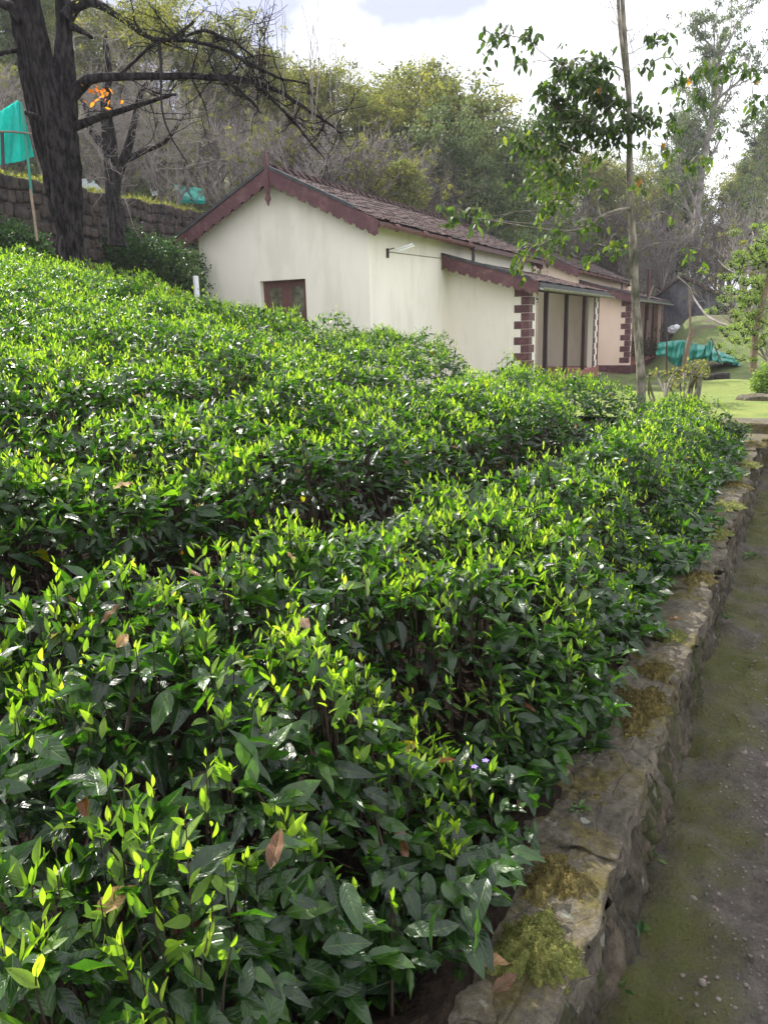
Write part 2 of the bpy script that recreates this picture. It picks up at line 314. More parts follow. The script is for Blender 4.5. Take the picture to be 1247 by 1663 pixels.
def stonemat(name, dark, light, mossc, moss_at, stretch=(1, 1, 1), bump=.012):
    m = bpy.data.materials.new(name); m.use_nodes = True; t = m.node_tree; L = t.links; p = t.nodes['Principled BSDF']; p.inputs['Roughness'].default_value = .93
    g = t.nodes.new('ShaderNodeNewGeometry'); mpn = t.nodes.new('ShaderNodeMapping'); mpn.inputs['Scale'].default_value = stretch; L.new(g.outputs['Position'], mpn.inputs[0]); src = mpn.outputs[0]
    def noise(sc_, d=10, ro=.65):
        n = t.nodes.new('ShaderNodeTexNoise'); n.inputs['Scale'].default_value = sc_; n.inputs['Detail'].default_value = d; n.inputs['Roughness'].default_value = ro; L.new(src, n.inputs['Vector']); return n.outputs[0]
    def ramp(x, a0, c0, a1, c1):
        r = t.nodes.new('ShaderNodeValToRGB'); r.color_ramp.elements[0].position = a0; r.color_ramp.elements[1].position = a1; r.color_ramp.elements[0].color = (*c0, 1); r.color_ramp.elements[1].color = (*c1, 1); L.new(x, r.inputs[0]); return r.outputs[0]
    def mix(f, a_, b_, bt='MIX'):
        x = t.nodes.new('ShaderNodeMix'); x.data_type = 'RGBA'; x.blend_type = bt
        for i, q in ((0, f), (6, a_), (7, b_)):
            if hasattr(q, 'is_output') or hasattr(q, 'links'): L.new(q, x.inputs[i])
            else: x.inputs[i].default_value = q if i == 0 else (*q, 1)
        return x.outputs[2]
    big, fine, grit = noise(7), noise(38, 12, .72), noise(210, 4)
    c = ramp(big, .36, dark, .64, light); c = mix(.75, c, ramp(fine, .33, (.38, .37, .36), .68, (1.35, 1.3, 1.22)), 'MULTIPLY'); c = mix(.6, c, ramp(grit, .35, (.55, .55, .55), .65, (1.3, 1.3, 1.3)), 'MULTIPLY')
    lich = ramp(noise(16, 6, .5), .66, (0, 0, 0), .70, (1, 1, 1)); c = mix(lich, c, (.27, .27, .22))
    mk = ramp(noise(5.5, 12, .72), moss_at, (0, 0, 0), moss_at+.09, (1, 1, 1)); mc = ramp(fine, .35, tuple(q*.45 for q in mossc), .65, tuple(q*1.5 for q in mossc)); c = mix(mk, c, mc)
    L.new(c, p.inputs['Base Color'])
    vo = t.nodes.new('ShaderNodeTexVoronoi'); vo.feature = 'DISTANCE_TO_EDGE'; vo.inputs['Scale'].default_value = 8; L.new(src, vo.inputs['Vector']); cr = ramp(vo.outputs[0], .0, (0, 0, 0), .035, (1, 1, 1))
    prev = None
    for h, d in ((big, bump*2.5), (fine, bump*1.3), (grit, bump*.25), (cr, bump*.35)):
        b = t.nodes.new('ShaderNodeBump'); b.inputs['Distance'].default_value = d; L.new(h, b.inputs['Height'])
        if prev: L.new(prev, b.inputs['Normal'])
        prev = b.outputs[0]
    L.new(prev, p.inputs['Normal']); return m
M['stone'] = stonemat('grey_stone', (.09, .08, .06), (.20, .175, .13), (.115, .095, .025), .50)
M['stoneface'] = stonemat('mossy_stone_face', (.045, .040, .030), (.15, .125, .09), (.05, .055, .016), .50, (1, 1, .35))
M['moss'] = mat('olive_moss', (.09, .11, .022), .95, (.20, .20, .05), 30, .008, 90)
M['mossb'] = mat('brown_moss', (.075, .065, .018), .95, (.15, .115, .03), 30, .008, 90)
M['ashlar'] = mat('retaining_stone', (.02, .018, .018), .95, (.095, .075, .066), 2.6, .03, 24, detail=10, spec=.15)
M['mortar'] = mat('dark_mortar', (.022, .02, .02), .95, (.045, .04, .038), 5, .01, 20)
M['teal'] = leafmat('teal_net', [(0, (.02, .42, .38)), (1, (.03, .50, .45))], rough=.6, trans=.45, tcol=(.6, .8, .8), veins=False, spec=.2)
M['tarp'] = mat('green_tarp', (.01, .17, .125), .38, (.015, .24, .18), 3, .004, 20)
M['wood'] = mat('weathered_wood', (.24, .17, .115), .85, (.14, .105, .08), 7, .003, 30)
M['greywood'] = mat('grey_wood', (.20, .18, .15), .85, (.12, .11, .09), 7, .004, 30)
M['barn'] = mat('stained_wall', (.035, .035, .048), .95, (.30, .28, .31), .55, .01, 20, stretch=(1, 1, .5), ramp=(.4, .7))
M['white'] = mat('white_paint', (.75, .76, .80), .7)
M['tin'] = mat('pale_roofing', (.62, .68, .70), .6, (.5, .6, .62), 1.5)
M['hedge'] = leafmat('hedge_leaf', [(0, (.012, .032, .012)), (.6, (.03, .07, .02)), (1, (.09, .15, .03))], rough=.45, trans=.25, tcol=(1.4, 1.8, .5), veins=False, spec=.4)
M['lime'] = leafmat('lime_leaf', [(0, (.07, .12, .03)), (.5, (.15, .22, .06)), (1, (.30, .36, .13))], rough=.5, trans=.4, tcol=(1.3, 1.4, .4), veins=False)
M['flower'] = mat('violet_petal', (.25, .18, .70), .6)
M['path'] = None
# ------------------------------------------------------------------ terrain
def grid(x0, x1, nx, y0, y1, ny, fz, name, m, warp=None):
    x = np.linspace(x0, x1, nx); y = np.linspace(0, 1, ny)**1.7*(y1-y0)+y0 if warp else np.linspace(y0, y1, ny)
    X, Y = np.meshgrid(x, y, indexing='ij'); Z = fz(X, Y)
    V = np.stack([X, Y, Z], -1).reshape(-1, 3); i = np.arange(nx-1)[:, None]*ny; j = np.arange(ny-1)[None]
    Q = np.stack([i+j, i+ny+j, i+ny+j+1, i+j+1], -1).reshape(-1, 4)
    return tag(npmesh(name, V, Q, m), kind='structure')
g = grid(-90, 110, 420, -6, 170, 460, lambda x, y: ground(x, y)-.03, 'ground', M['ground'], warp=True)
def sheet(s0, s1, ns_, t0, t1, ntt, fz, name, m):
    s = np.linspace(s0, s1, ns_); t = np.linspace(t0, t1, ntt); S, T = np.meshgrid(s, t, indexing='ij'); X, Y = xy(S, T)
    V = np.stack([X, Y, fz(S, T, X, Y)], -1).reshape(-1, 3); i = np.arange(ns_-1)[:, None]*ntt; j = np.arange(ntt-1)[None]
    Q = np.stack([i+j, i+ntt+j, i+ntt+j+1, i+j+1], -1).reshape(-1, 4)[:, ::-1]
    return tag(npmesh(name, V, Q, m), kind='structure')
sheet(-1.5, 9.2, 200, .42, 13, 240, lambda s, t, x, y: np.where(t < .46, .2, .70+.216*t-.012*s-.46+.02*nB(s, t)+.012*nE(s, t)+.04*(1-sm(.5,.8,t)))-.5*sm(8.0+.9*(1-sm(1.2, 2.4, t)), 8.4+.9*(1-sm(1.2, 2.4, t)), s), 'tea_soil', M['soil'])
# path: dark trodden stone surface with moss at its edge
pm = bpy.data.materials.new('mossy_path'); pm.use_nodes = True; t_ = pm.node_tree; p_ = t_.nodes['Principled BSDF']; p_.inputs['Roughness'].default_value = .9
def tn(t, kind, **k):
    n = t.nodes.new(kind)
    for a, b in k.items():
        if hasattr(n, a): setattr(n, a, b)
        else: n.inputs[a].default_value = b
    return n
tcx = tn(t_, 'ShaderNodeTexCoord'); vo = tn(t_, 'ShaderNodeTexNoise', Scale=70., Detail=8.); t_.links.new(tcx.outputs['Object'], vo.inputs['Vector'])
no = tn(t_, 'ShaderNodeTexNoise', Scale=14., Detail=12.); no.inputs['Roughness'].default_value = .75; t_.links.new(tcx.outputs['Object'], no.inputs['Vector'])
rr = tn(t_, 'ShaderNodeValToRGB'); rr.color_ramp.elements[0].position = .3; rr.color_ramp.elements[1].position = .7
rr.color_ramp.elements[0].color = (.035, .029, .024, 1); rr.color_ramp.elements[1].color = (.17, .14, .115, 1); t_.links.new(no.outputs[0], rr.inputs[0])
mo = tn(t_, 'ShaderNodeTexNoise', Scale=2.3, Detail=9.); mo.inputs['Roughness'].default_value = .7; t_.links.new(tcx.outputs['Object'], mo.inputs['Vector'])
at_ = tn(t_, 'ShaderNodeAttribute'); at_.attribute_name = 'lf'; se = tn(t_, 'ShaderNodeSeparateXYZ'); t_.links.new(at_.outputs['Vector'], se.inputs[0])
ad = tn(t_, 'ShaderNodeMath', operation='ADD'); t_.links.new(mo.outputs[0], ad.inputs[0]); t_.links.new(se.outputs[0], ad.inputs[1])
r2 = tn(t_, 'ShaderNodeValToRGB'); r2.color_ramp.elements[0].position = .53; r2.color_ramp.elements[1].position = .70; t_.links.new(ad.outputs[0], r2.inputs[0])
mm = tn(t_, 'ShaderNodeMix', data_type='RGBA'); t_.links.new(r2.outputs[0], mm.inputs[0]); t_.links.new(rr.outputs[0], mm.inputs[6]); mm.inputs[7].default_value = (.085, .09, .018, 1)
t_.links.new(mm.outputs[2], p_.inputs['Base Color'])
b1_ = tn(t_, 'ShaderNodeBump', Distance=.03); t_.links.new(vo.outputs[0], b1_.inputs['Height']); b2_ = tn(t_, 'ShaderNodeBump', Distance=.02); t_.links.new(no.outputs[0], b2_.inputs['Height'])
t_.links.new(b1_.outputs[0], b2_.inputs['Normal']); t_.links.new(b2_.outputs[0], p_.inputs['Normal'])
s = np.linspace(-1, 10.2, 300); t = np.linspace(-2.2, .34, 70); S, T = np.meshgrid(s, t, indexing='ij'); X, Y = xy(S, T)
Z = .012*nB(S, T)+.006*nE(S, T)+.01; V = np.stack([X, Y, Z], -1).reshape(-1, 3); i = np.arange(299)[:, None]*70; j = np.arange(69)[None]
Q = np.stack([i+j, i+70+j, i+71+j, i+j+1], -1).reshape(-1, 4)[:, ::-1]
edge = .16*np.exp(-((T-.15)/.20)**2)+.05*np.sin(S*2)-.05*sm(0, .5, -T)
tag(npmesh('path', V, Q, pm, attr=np.stack([edge, edge*0, edge*0], -1).reshape(-1, 3)), kind='structure')
# lawn beyond the path
s = np.linspace(9.96, 37, 120); t = np.linspace(-14, 4.5, 80); S, T = np.meshgrid(s, t, indexing='ij'); X, Y = xy(S, T)
tag(npmesh('lawn', np.stack([X, Y, ground(X, Y)+.03*1+.02], -1).reshape(-1, 3), (lambda i, j: np.stack([i+j, i+80+j, i+81+j, i+j+1], -1).reshape(-1, 4)[:, ::-1])(np.arange(119)[:, None]*80, np.arange(79)[None]), M['lawn']), kind='structure')
# ------------------------------------------------------------------ tea hedges
def field_pts(n, dmin, dmax):                                  # candidates in the view wedge, uniform per area
    y = np.sqrt(R.uniform(dmin**2, dmax**2, n)); x = y*R.uniform(-.66, .56, n); return x, y
bounds = [-.3, 1.42, 2.85, 4.5, 6.5, 14]
hed = [dict(m=[], y=[], s=[]) for _ in range(5)]
def rowof(s, t):
    k = np.zeros(len(s), int)
    for i, tb in enumerate((1.42, 2.85, 4.5, 6.5)): k += (t > (tb+.10*nC(s, tb*3)+.03*nA(s, tb) if tb > 2 else ROWT(s)+.03*nA(s, tb)))
    return k
eps = .02
def tnorm(s, t):
    dzs = (tea_top(s+eps, t)-tea_top(s-eps, t))/(2*eps); dzt = (tea_top(s, t+eps)-tea_top(s, t-eps))/(2*eps)
    n = np.stack([-(dzs*SD[0]+dzt*TD[0]), -(dzs*SD[1]+dzt*TD[1]), np.ones(len(s))], 1); return nrm(n)
def scatter(dmin, dmax, dens, nu, nv, size, shoots, snu, snv, stems):
    area = .5*(dmax**2-dmin**2)*1.22; n = int(area*dens)
    x, y = field_pts(n, dmin, dmax); s, t = st(x, y); dd = R.rand(n)
    ok = (t > tea_edge(s)) & (s < tea_end(t)) & (t < 13.5) & (R.rand(n) > .6*np.clip(tea_dep(s, t)/.3, 0, 1)); x, y, s, t = x[ok], y[ok], s[ok], t[ok]; n = len(x)
    row = rowof(s, t); N = tnorm(s, t)
    dep = np.where(R.rand(n) < .5, np.abs(R.normal(0, .04, n)), R.uniform(.02, .30, n))
    near_edge = np.clip(1-(t-tea_edge(s))/.16, 0, 1); dep = dep+near_edge*R.uniform(0, .26, n)
    z = tea_top(s, t)-dep
    A = rdir(n, .22, .52); A = nrm(A+N*.15+np.stack([N[:, 0]*1.4, N[:, 1]*1.4, N[:, 2]*0], 1)*.9)
    lfN = nrm(np.array([0, 0, 1.])+R.normal(0, .52, (n, 3))+N*.3)
    L = size*np.clip(R.normal(.82, .26, n), .35, 1.35)*(1+.25*(dep > .05)); tint = np.clip(R.beta(1.5, 1.75, n)*.93-.12*(dep > .08), 0, .93)  # leaves deep in the bush tinted darker, shade put into their colour
    tint = tint*(1-.75*np.clip(tea_dep(s, t)/.15, 0, 1)); rr_ = R.rand(n); tint = np.where(rr_ < .004, .97, tint); tint = np.where(rr_ > .9965, 1, tint)  # gap and hollow leaves darkened further in colour, standing in for shade
    P = np.stack([x, y, z], 1)-A*L[:, None]*.4
    Wd = L*R.uniform(.34, .47, n); fo = R.uniform(.05, .7, n); dr = R.uniform(-.1, .55, n); tw = R.normal(0, .4, n)
    for k in range(5):
        q = row == k
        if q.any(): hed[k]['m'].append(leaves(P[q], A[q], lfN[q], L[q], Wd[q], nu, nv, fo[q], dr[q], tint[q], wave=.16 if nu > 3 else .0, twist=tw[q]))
    # young shoots
    n = int(area*shoots); x, y = field_pts(n, dmin, dmax); s, t = st(x, y)
    cl_ = nB(s*1.3, t*1.3)*.7+nA(s*2, t*2)*.6
    ok = (t > tea_edge(s)+.02) & (s < tea_end(t)) & (t < 13.5) & (R.rand(n) < np.clip(.62+.4*cl_, .2, 1)*np.exp(-(tea_dep(s, t)/.07)**2)); x, y, s, t = x[ok], y[ok], s[ok], t[ok]; n = len(x)
    row = rowof(s, t); z0 = tea_top(s, t)-.03; H_ = R.uniform(.012, .078, n)*(.85+.25*size/.065)
    lean = rdir(n, 1.25, .22); base = np.stack([x, y, z0], 1); top = base+lean*H_[:, None]
    tn_ = R.beta(1.5, 1.5, n)
    for i in range(3 if dmax > 5 else 5):
        fr = (1-.0*i) if i == 0 else 1-.27*i
        el = (1.25, .95, .62, .45, .3)[i]; A = rdir(n, el, .22)+lean*.3
        L = R.uniform(.55, 1.0, n)*(.031, .039, .046, .052, .058)[i]*(.5+.5*size/.065)
        if i == 0: L *= .9
        P = base+lean*(H_*fr)[:, None]; hz = nrm(np.cross(A, np.cross([0, 0, 1.], A)+1e-3))
        Nn = nrm(np.array([0, 0, 1.])*.9-A*.3+R.normal(0, .45, (n, 3)))
        keep = R.rand(n) < (1, 1, .85, .6, .4)[i]
        tt = np.clip(tn_*(1-.16*i)+R.normal(0, .08, n), 0, 1)
        for k in range(5):
            q = (row == k) & keep
            if q.any(): hed[k]['y'].append(leaves(P[q], A[q], Nn[q], L[q], L[q]*R.uniform(.30, .42, q.sum()), snu, snv, R.uniform(.2, .7, q.sum()), R.uniform(-.1, .25, q.sum()), tt[q], shape=.9, twist=R.normal(0, .3, q.sum())))
    # thin stems
    m_ = int(min(n, stems))
    sel = R.permutation(n)[:m_]
    for i in sel:
        b = base[i]-np.array([0, 0, R.uniform(.02, .25)]); k_ = row[i]
        hed[k_]['s'].append((np.array([b, (b+top[i])/2+R.normal(0, .004, 3), top[i]]), np.array([.0022, .0018, .001]), 3))
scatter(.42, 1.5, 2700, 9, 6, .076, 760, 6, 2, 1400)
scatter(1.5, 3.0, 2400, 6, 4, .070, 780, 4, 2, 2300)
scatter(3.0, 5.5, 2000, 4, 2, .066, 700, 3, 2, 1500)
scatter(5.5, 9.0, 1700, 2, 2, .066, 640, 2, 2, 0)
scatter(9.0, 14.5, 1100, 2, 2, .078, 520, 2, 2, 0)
hl = ['tea hedge nearest the path, growing along the low mossy stone wall', 'second tea hedge up the slope, across the dark gap from the wall-side hedge',
      'third tea hedge from the stone wall, in the middle of the bright slope', 'fourth tea hedge from the stone wall, reaching up towards the cream cottage gable',
      'uppermost tea hedge on the left, around the foot of the big dark tree']
def edge_leaves(s0, s1, n, nu, nv, size):
    s = R.uniform(s0, s1, n); e_ = tea_edge(s); t = e_+R.uniform(-.10, .14, n); zt_ = tea_top(s, np.maximum(t, e_)); f = R.rand(n)**.8; z = .40+(zt_-.38)*f; t = t+.05*(1-f)
    x, y = xy(s, t); az = math.atan2(-TD[1], -TD[0])+R.normal(0, .9, n); el = R.normal(.12, .5, n); A = np.stack([np.cos(az)*np.cos(el), np.sin(az)*np.cos(el), np.sin(el)], 1)
    L = size*np.clip(R.normal(.85, .22, n), .4, 1.3); tint = np.clip(R.beta(2, 3, n)*.93, 0, .93)
    hed[0]['m'].append(leaves(np.stack([x, y, z], 1)-A*L[:, None]*.4, A, nrm(np.array([0, 0, 1.])+R.normal(0, .45, (n, 3))), L, L*R.uniform(.38, .52, n), nu, nv, R.uniform(.1, .5, n), R.uniform(.1, .45, n), tint, wave=.16 if nu > 3 else 0, twist=R.normal(0, .4, n)))
edge_leaves(.5, 1.6, 600, 9, 6, .072); edge_leaves(1.6, 3.2, 1100, 6, 4, .068); edge_leaves(3.2, 5.6, 1300, 4, 2, .074); edge_leaves(5.6, 8.7, 1500, 2, 2, .074)
for k, h in enumerate(hed):
    sx, tx = [(2, .6), (3, 2.1), (5, 3.7), (6, 5.5), (7, 8.5)][k]; X_, Y_ = xy(sx, tx); base = np.array([X_, Y_, float(.28+.216*tx)])
    e = empty('tea_hedge', base, hl[k], 'tea hedge', 'tea hedges on the slope')
    for key, nm, mt_ in (('m', 'leaves', 'tea'), ('y', 'young_shoots', 'shoot')):
        V, Q, A = cat(h[key]); npmesh(nm, V-base, Q, M[mt_], e, A)
    # woody stems under the leaves
    for _ in range((330, 300, 250, 150, 150)[k]):
        x, y = field_pts(1, .6, 4 if k < 2 else 12); s_, t_0 = st(x, y)
        if rowof(s_, t_0)[0] != k or t_0[0] < tea_edge(s_)[0] or s_[0] > 7.8: continue
        z = float(tea_top(s_, t_0)[0]); b = np.array([x[0]+R.normal(0, .05), y[0]+R.normal(0, .05), z-.42]); tp = np.array([x[0], y[0], z-.02])
        h['s'].append((np.array([b, b*.5+tp*.5+R.normal(0, .02, 3), tp]), np.array([.007, .005, .002]), 4))
    if h['s']:
        V, Q = tubes(h['s']); npmesh('stems', V-base, Q, M['stem'] if k > 1 else M['twig'], e)
# dead leaves caught in the hedge and lying on the wall and soil
def dead_leaf(p, L, az, el=.1, tint=.5, name='dead_leaf', label=None):
    A = np.array([[math.cos(az)*math.cos(el), math.sin(az)*math.cos(el), math.sin(el)]])
    V, Q, a = leaves(np.zeros((1, 3)), A, np.array([[.1, .1, 1.]])+R.normal(0, .2, (1, 3)), [L], [L*.45], 10, 6, [R.uniform(.2, .9)], [R.uniform(-.3, .4)], [tint], wave=.3, twist=np.array([R.normal(0, .8)]))
    o = npmesh(name, V, Q, M['dead'], None, a); o.location = p
    return tag(o, label, 'dead leaf', 'dead leaves')
def teapix(px, py, dz=0):                                      # point of the tea surface met by the ray
    r = ray(px, py); k = .3
    while k < 15:
        p = np.array([0, 0, CZ])+r*k; s_, t_0 = st(p[0], p[1])
        if p[2] < tea_top(s_, t_0)+dz: return p
        k += .01
    return p
for px, py, L, az, tn_, lb in ((500, 1030, .07, 2.0, .15, 'curled brown dead leaf caught in the tea leaves above the dark hollow'), (165, 1020, .06, .6, .2, 'dark reddish dead leaf among tea leaves at the left, near the row gap'),
        (440, 1420, .07, 1.4, .12, 'crumpled purple-brown dead leaf in the front of the tea hedge'), (160, 1500, .065, .9, .95, 'long pale tan dead leaf standing in the tea near the bottom left corner'),
        (700, 1250, .06, 0, .3, 'grey-brown dead leaf beside the round pale leaf in the tea'), (190, 1060, .05, 1.2, .8, 'buff dead leaf next to the dark reddish one in the tea'), (185, 800, .07, .4, .95, 'yellow dying leaf in the second tea hedge'),
        (480, 920, .05, 2.4, .9, 'orange-brown dead leaf in the middle of the tea slope')):
    dead_leaf(teapix(px, py)+np.array([0, 0, .01]), L, az, .4, tn_, label=lb)
# ------------------------------------------------------------------ low stone retaining wall along the path
def frame_local(base, rz=0): return Matrix.Translation(base)
wall = empty('stone_wall', (*xy(3, .4), 0), 'low mossy stone retaining wall between the tea hedge and the path', 'wall')
wb = np.array([*xy(3, .4), 0])
s = np.arange(-.6, 10.3, .014); nz_ = 24; zz = np.linspace(-.03, .328, nz_); S, Zg = np.meshgrid(s, zz, indexing='ij')
nF1, nF2, nF3 = Noise(.5, 31), Noise(.13, 32), Noise(.05, 33)
off = .258+.035*(zz[None]/.35)+.014*nF1(S, Zg*1.6)+.008*nF2(S*1.8, Zg)+.004*nF3(S*1.6, Zg)-.03*np.exp(-((Zg-.02)/.05)**2)*0
X, Y = xy(S, off+.0); off = off+.012*np.abs(np.sin(S*9+2*nF1(S, Zg*0)))**8+.01*np.abs(np.sin(Zg*28+nF1(S, 0)))**10; X, Y = xy(S, off); V = np.stack([X, Y, Zg], -1).reshape(-1, 3)-wb; i = np.arange(len(s)-1)[:, None]*nz_; j = np.arange(nz_-1)[None]
Q = np.stack([i+j, i+nz_+j, i+nz_+j+1, i+j+1], -1).reshape(-1, 4)
npmesh('wall_face', V, Q, M['stoneface'], wall)
ms_ = MB(); 
for a_, b_ in ((-.6, 10.3),):
    c_ = [xy(a_, .34), xy(b_, .34), xy(b_, .60), xy(a_, .60)]
    ms_.add([(p[0]-wb[0], p[1]-wb[1], z) for z in (-.1, .25) for p in c_], [(3, 2, 1, 0), (4, 5, 6, 7), (0, 1, 5, 4), (1, 2, 6, 5), (2, 3, 7, 6), (3, 0, 4, 7)])
ms_.build('wall_core', M['mortar'], wall)
def rock(sx, sy, sz, seed, n=14, rough=.5, sq=5, warp=1.):
    r = np.random.RandomState(seed); na = Noise(.35, seed+100); nb = Noise(.09, seed+200)
    V, Q = [], []; lin = np.linspace(-1, 1, n)
    idx = {}
    def vid(i, j, k):
        if (i, j, k) not in idx: idx[(i, j, k)] = len(V); V.append((lin[i], lin[j], lin[k]))
        return idx[(i, j, k)]
    m = n-1
    for a in range(m):
        for b in range(m):
            Q.append((vid(a, b, 0), vid(a, b+1, 0), vid(a+1, b+1, 0), vid(a+1, b, 0))); Q.append((vid(a, b, m), vid(a+1, b, m), vid(a+1, b+1, m), vid(a, b+1, m)))
            Q.append((vid(a, 0, b), vid(a+1, 0, b), vid(a+1, 0, b+1), vid(a, 0, b+1))); Q.append((vid(a, m, b), vid(a, m, b+1), vid(a+1, m, b+1), vid(a+1, m, b)))
            Q.append((vid(0, a, b), vid(0, a, b+1), vid(0, a+1, b+1), vid(0, a+1, b))); Q.append((vid(m, a, b), vid(m, a+1, b), vid(m, a+1, b+1), vid(m, a, b+1)))
    V = np.array(V); ln = (np.abs(V)**sq).sum(1)**(1/sq); V = V/ln[:, None]
    cut = r.uniform(-.16, .16, 4); V[:, 0] *= 1+warp*(cut[0]*V[:, 1]+.1*np.sin(V[:, 1]*3+seed)); V[:, 1] *= 1+warp*(cut[1]*V[:, 0]+.12*np.sin(V[:, 0]*3.3+seed*2))
    P = V*np.array([sx, sy, sz])/2; nn = nrm(V)
    d = .010*na(P[:, 0]+P[:, 2], P[:, 1]-P[:, 2])+.0055*nb(P[:, 0]+P[:, 2]*.7, P[:, 1]+P[:, 2])
    return P+nn*(d*rough)[:, None]*2, np.array(Q)
def moss(name, parent, base, cs, ct, ls, lt, h, mt_, seed, fibres, fl=.012):
    """a cushion of moss on the wall top: domed mat plus short upright fibres"""
    n = 46; a = np.linspace(-1, 1, n); A_, B_ = np.meshgrid(a, a, indexing='ij'); th = np.arctan2(B_, A_); rr0 = np.maximum(np.abs(A_), np.abs(B_)); k = Noise(.9, seed)
    out = 1+.20*np.sin(th*3+seed)+.14*np.sin(th*5+seed*2)+.10*np.sin(th*11+seed)+.06*np.sin(th*23+seed)
    rad = rr0*out; px_, py_ = rad*np.cos(th)*ls/2, rad*np.sin(th)*lt/2; nb = Noise(.03, seed+1); nc = Noise(.011, seed+3)
    z = h*(1-rr0**1.6)+(.005*nb(px_, py_)+.0022*nc(px_, py_))*(1-rr0**6)-.008*rr0**4
    X, Y = xy(cs+px_, ct+py_); zc = .352
    V = np.stack([X-base[0], Y-base[1], z+zc-base[2]], -1).reshape(-1, 3); i = np.arange(n-1)[:, None]*n; j = np.arange(n-1)[None]
    Q = np.stack([i+j, i+n+j, i+n+j+1, i+j+1], -1).reshape(-1, 4)[:, ::-1]
    npmesh(name, V, Q, mt_, parent)
    if fibres:
        q = R.randint(0, len(V), fibres); P = V[q]+R.normal(0, .003, (fibres, 3))*[1, 1, .3]
        A = rdir(fibres, .9, .4); v2, q2, a2 = leaves(P, A, rdir(fibres, .6, .5), fl*R.uniform(.5, 1.2, fibres), fl*.34*np.ones(fibres), 2, 2, .3, .1, R.rand(fibres))
        o = npmesh('moss_fibres', v2, q2, mt_, parent, a2)
k = 0; sp_ = -.55
while sp_ < 10.2:
    ln_ = R.uniform(.22, .46); wd = R.uniform(.20, .27); P, Q = rock(ln_*1.05, wd, .15, 300+k, 30 if sp_ < 3 else 12, .38, 16, .3)
    P[:, 2] = np.where(P[:, 2] > .045, .045+(P[:, 2]-.045)*.3+.004*nB(P[:, 0]*2+k, P[:, 1]*2)+.0022*nE(P[:, 0]*3+k, P[:, 1]*3), P[:, 2])
    th_ = -TH+math.pi/2; rz = math.atan2(SD[1], SD[0])+R.normal(0, .02); c, s_ = math.cos(rz), math.sin(rz)
    x0, y0 = xy(sp_+ln_/2, .280+wd/2+R.normal(0, .008)); V = np.stack([P[:, 0]*c-P[:, 1]*s_+x0-wb[0], P[:, 0]*s_+P[:, 1]*c+y0-wb[1], P[:, 2]*1+.295+R.normal(0, .008)], 1)
    npmesh('capstone', V, Q, M['stone'], wall); sp_ += ln_-.004; k += 1
def stpix(px, py, z=.35):
    r = ray(px, py); p = np.array([0, 0, CZ])+r*((z-CZ)/r[2]); return st(p[0], p[1])
for px, py, ls, lt, h, mm_, fb in ((868, 1545, .19, .17, .035, 'moss', 9000), (905, 1430, .16, .15, .014, 'mossb', 2500), (955, 1305, .12, .13, .012, 'mossb', 2500), (1035, 1150, .36, .17, .022, 'mossb', 9000),
        (1065, 1090, .14, .12, .016, 'mossb', 2500), (1090, 1035, .13, .12, .015, 'moss', 2500), (1130, 940, .30, .16, .014, 'mossb', 2200), (1160, 868, .32, .18, .018, 'moss', 2500), (1180, 822, .35, .2, .015, 'moss', 2000), (1195, 790, .4, .2, .015, 'mossb', 1500), (1212, 755, .5, .2, .015, 'moss', 1200), (1225, 722, .6, .2, .012, 'mossb', 900)):
    cs, ct = stpix(px, py); moss('moss', wall, wb, cs, ct, ls, lt, h, M[mm_], int(px), fb, .007 if ls < .3 else .008)
# small stones and soil crumbs lying behind the wall
for q, (px, py, sz) in enumerate(((1010, 1230, .05), (925, 1290, .06), (985, 1260, .045), (760, 1620, .11))):
    P, Q = rock(sz, sz*.8, sz*.6, 700+q, 9); cs, ct = stpix(px, py, .36); x0, y0 = xy(cs, ct); P += [0, 0, .34]
    o = npmesh('loose_stone', P, Q, M['stone']); o.location = (x0, y0, 0)
    tag(o, ['small rounded stone on the soil inside the wall by the long brown moss', 'brown stone beside the soil above the pale flat capstone', 'little dark stone next to the leafy weeds on the wall', 'broad grey stone at the very bottom beside the big moss cushion'][q], 'stone')
# pebbles bedded in the path
pv = []
for q in range(4200):
    s0 = R.uniform(.9, 9); t0 = .16-abs(R.normal(0, .5))-.12*R.rand(); 
    if t0 < -2.1: continue
    sz = R.uniform(.003, .008)*(1+.8*(R.rand() < .06)); P = nrm(np.array([[math.cos(a)*math.cos(b), math.sin(a)*math.cos(b), math.sin(b)] for b in (-.3, .5) for a in np.arange(6)*1.047]))
    P = np.vstack([P*[1, R.uniform(.6, 1), .55], [[0, 0, .58]]])*sz*R.uniform(.85, 1.15, (13, 1)); a = R.uniform(0, 6.28); c, s_ = math.cos(a), math.sin(a)
    x0, y0 = xy(s0, t0); P = np.stack([P[:, 0]*c-P[:, 1]*s_+x0, P[:, 0]*s_+P[:, 1]*c+y0, P[:, 2]+.0105+.012*float(nB(s0, t0))+.006*float(nE(s0, t0))], 1)
    Fc = [(i, (i+1) % 6, 6+(i+1) % 6, 6+i) for i in range(6)]+[(6+i, 6+(i+1) % 6, 12, 12) for i in range(6)]
    pv.append((P, np.array(Fc)))
mbp = MB()
for P, Fc in pv: mbp.add(P, [tuple(f) if f[2] != f[3] else tuple(f[:3]) for f in Fc.tolist()])
M['pebble'] = mat('path_pebble', (.07, .06, .055), .9, (.20, .165, .14), 14, .002, 120)
tag(mbp.build('gravel', M['pebble'], smooth=True), 'small pale pebbles bedded in the dark mossy path', 'gravel', kind='stuff')
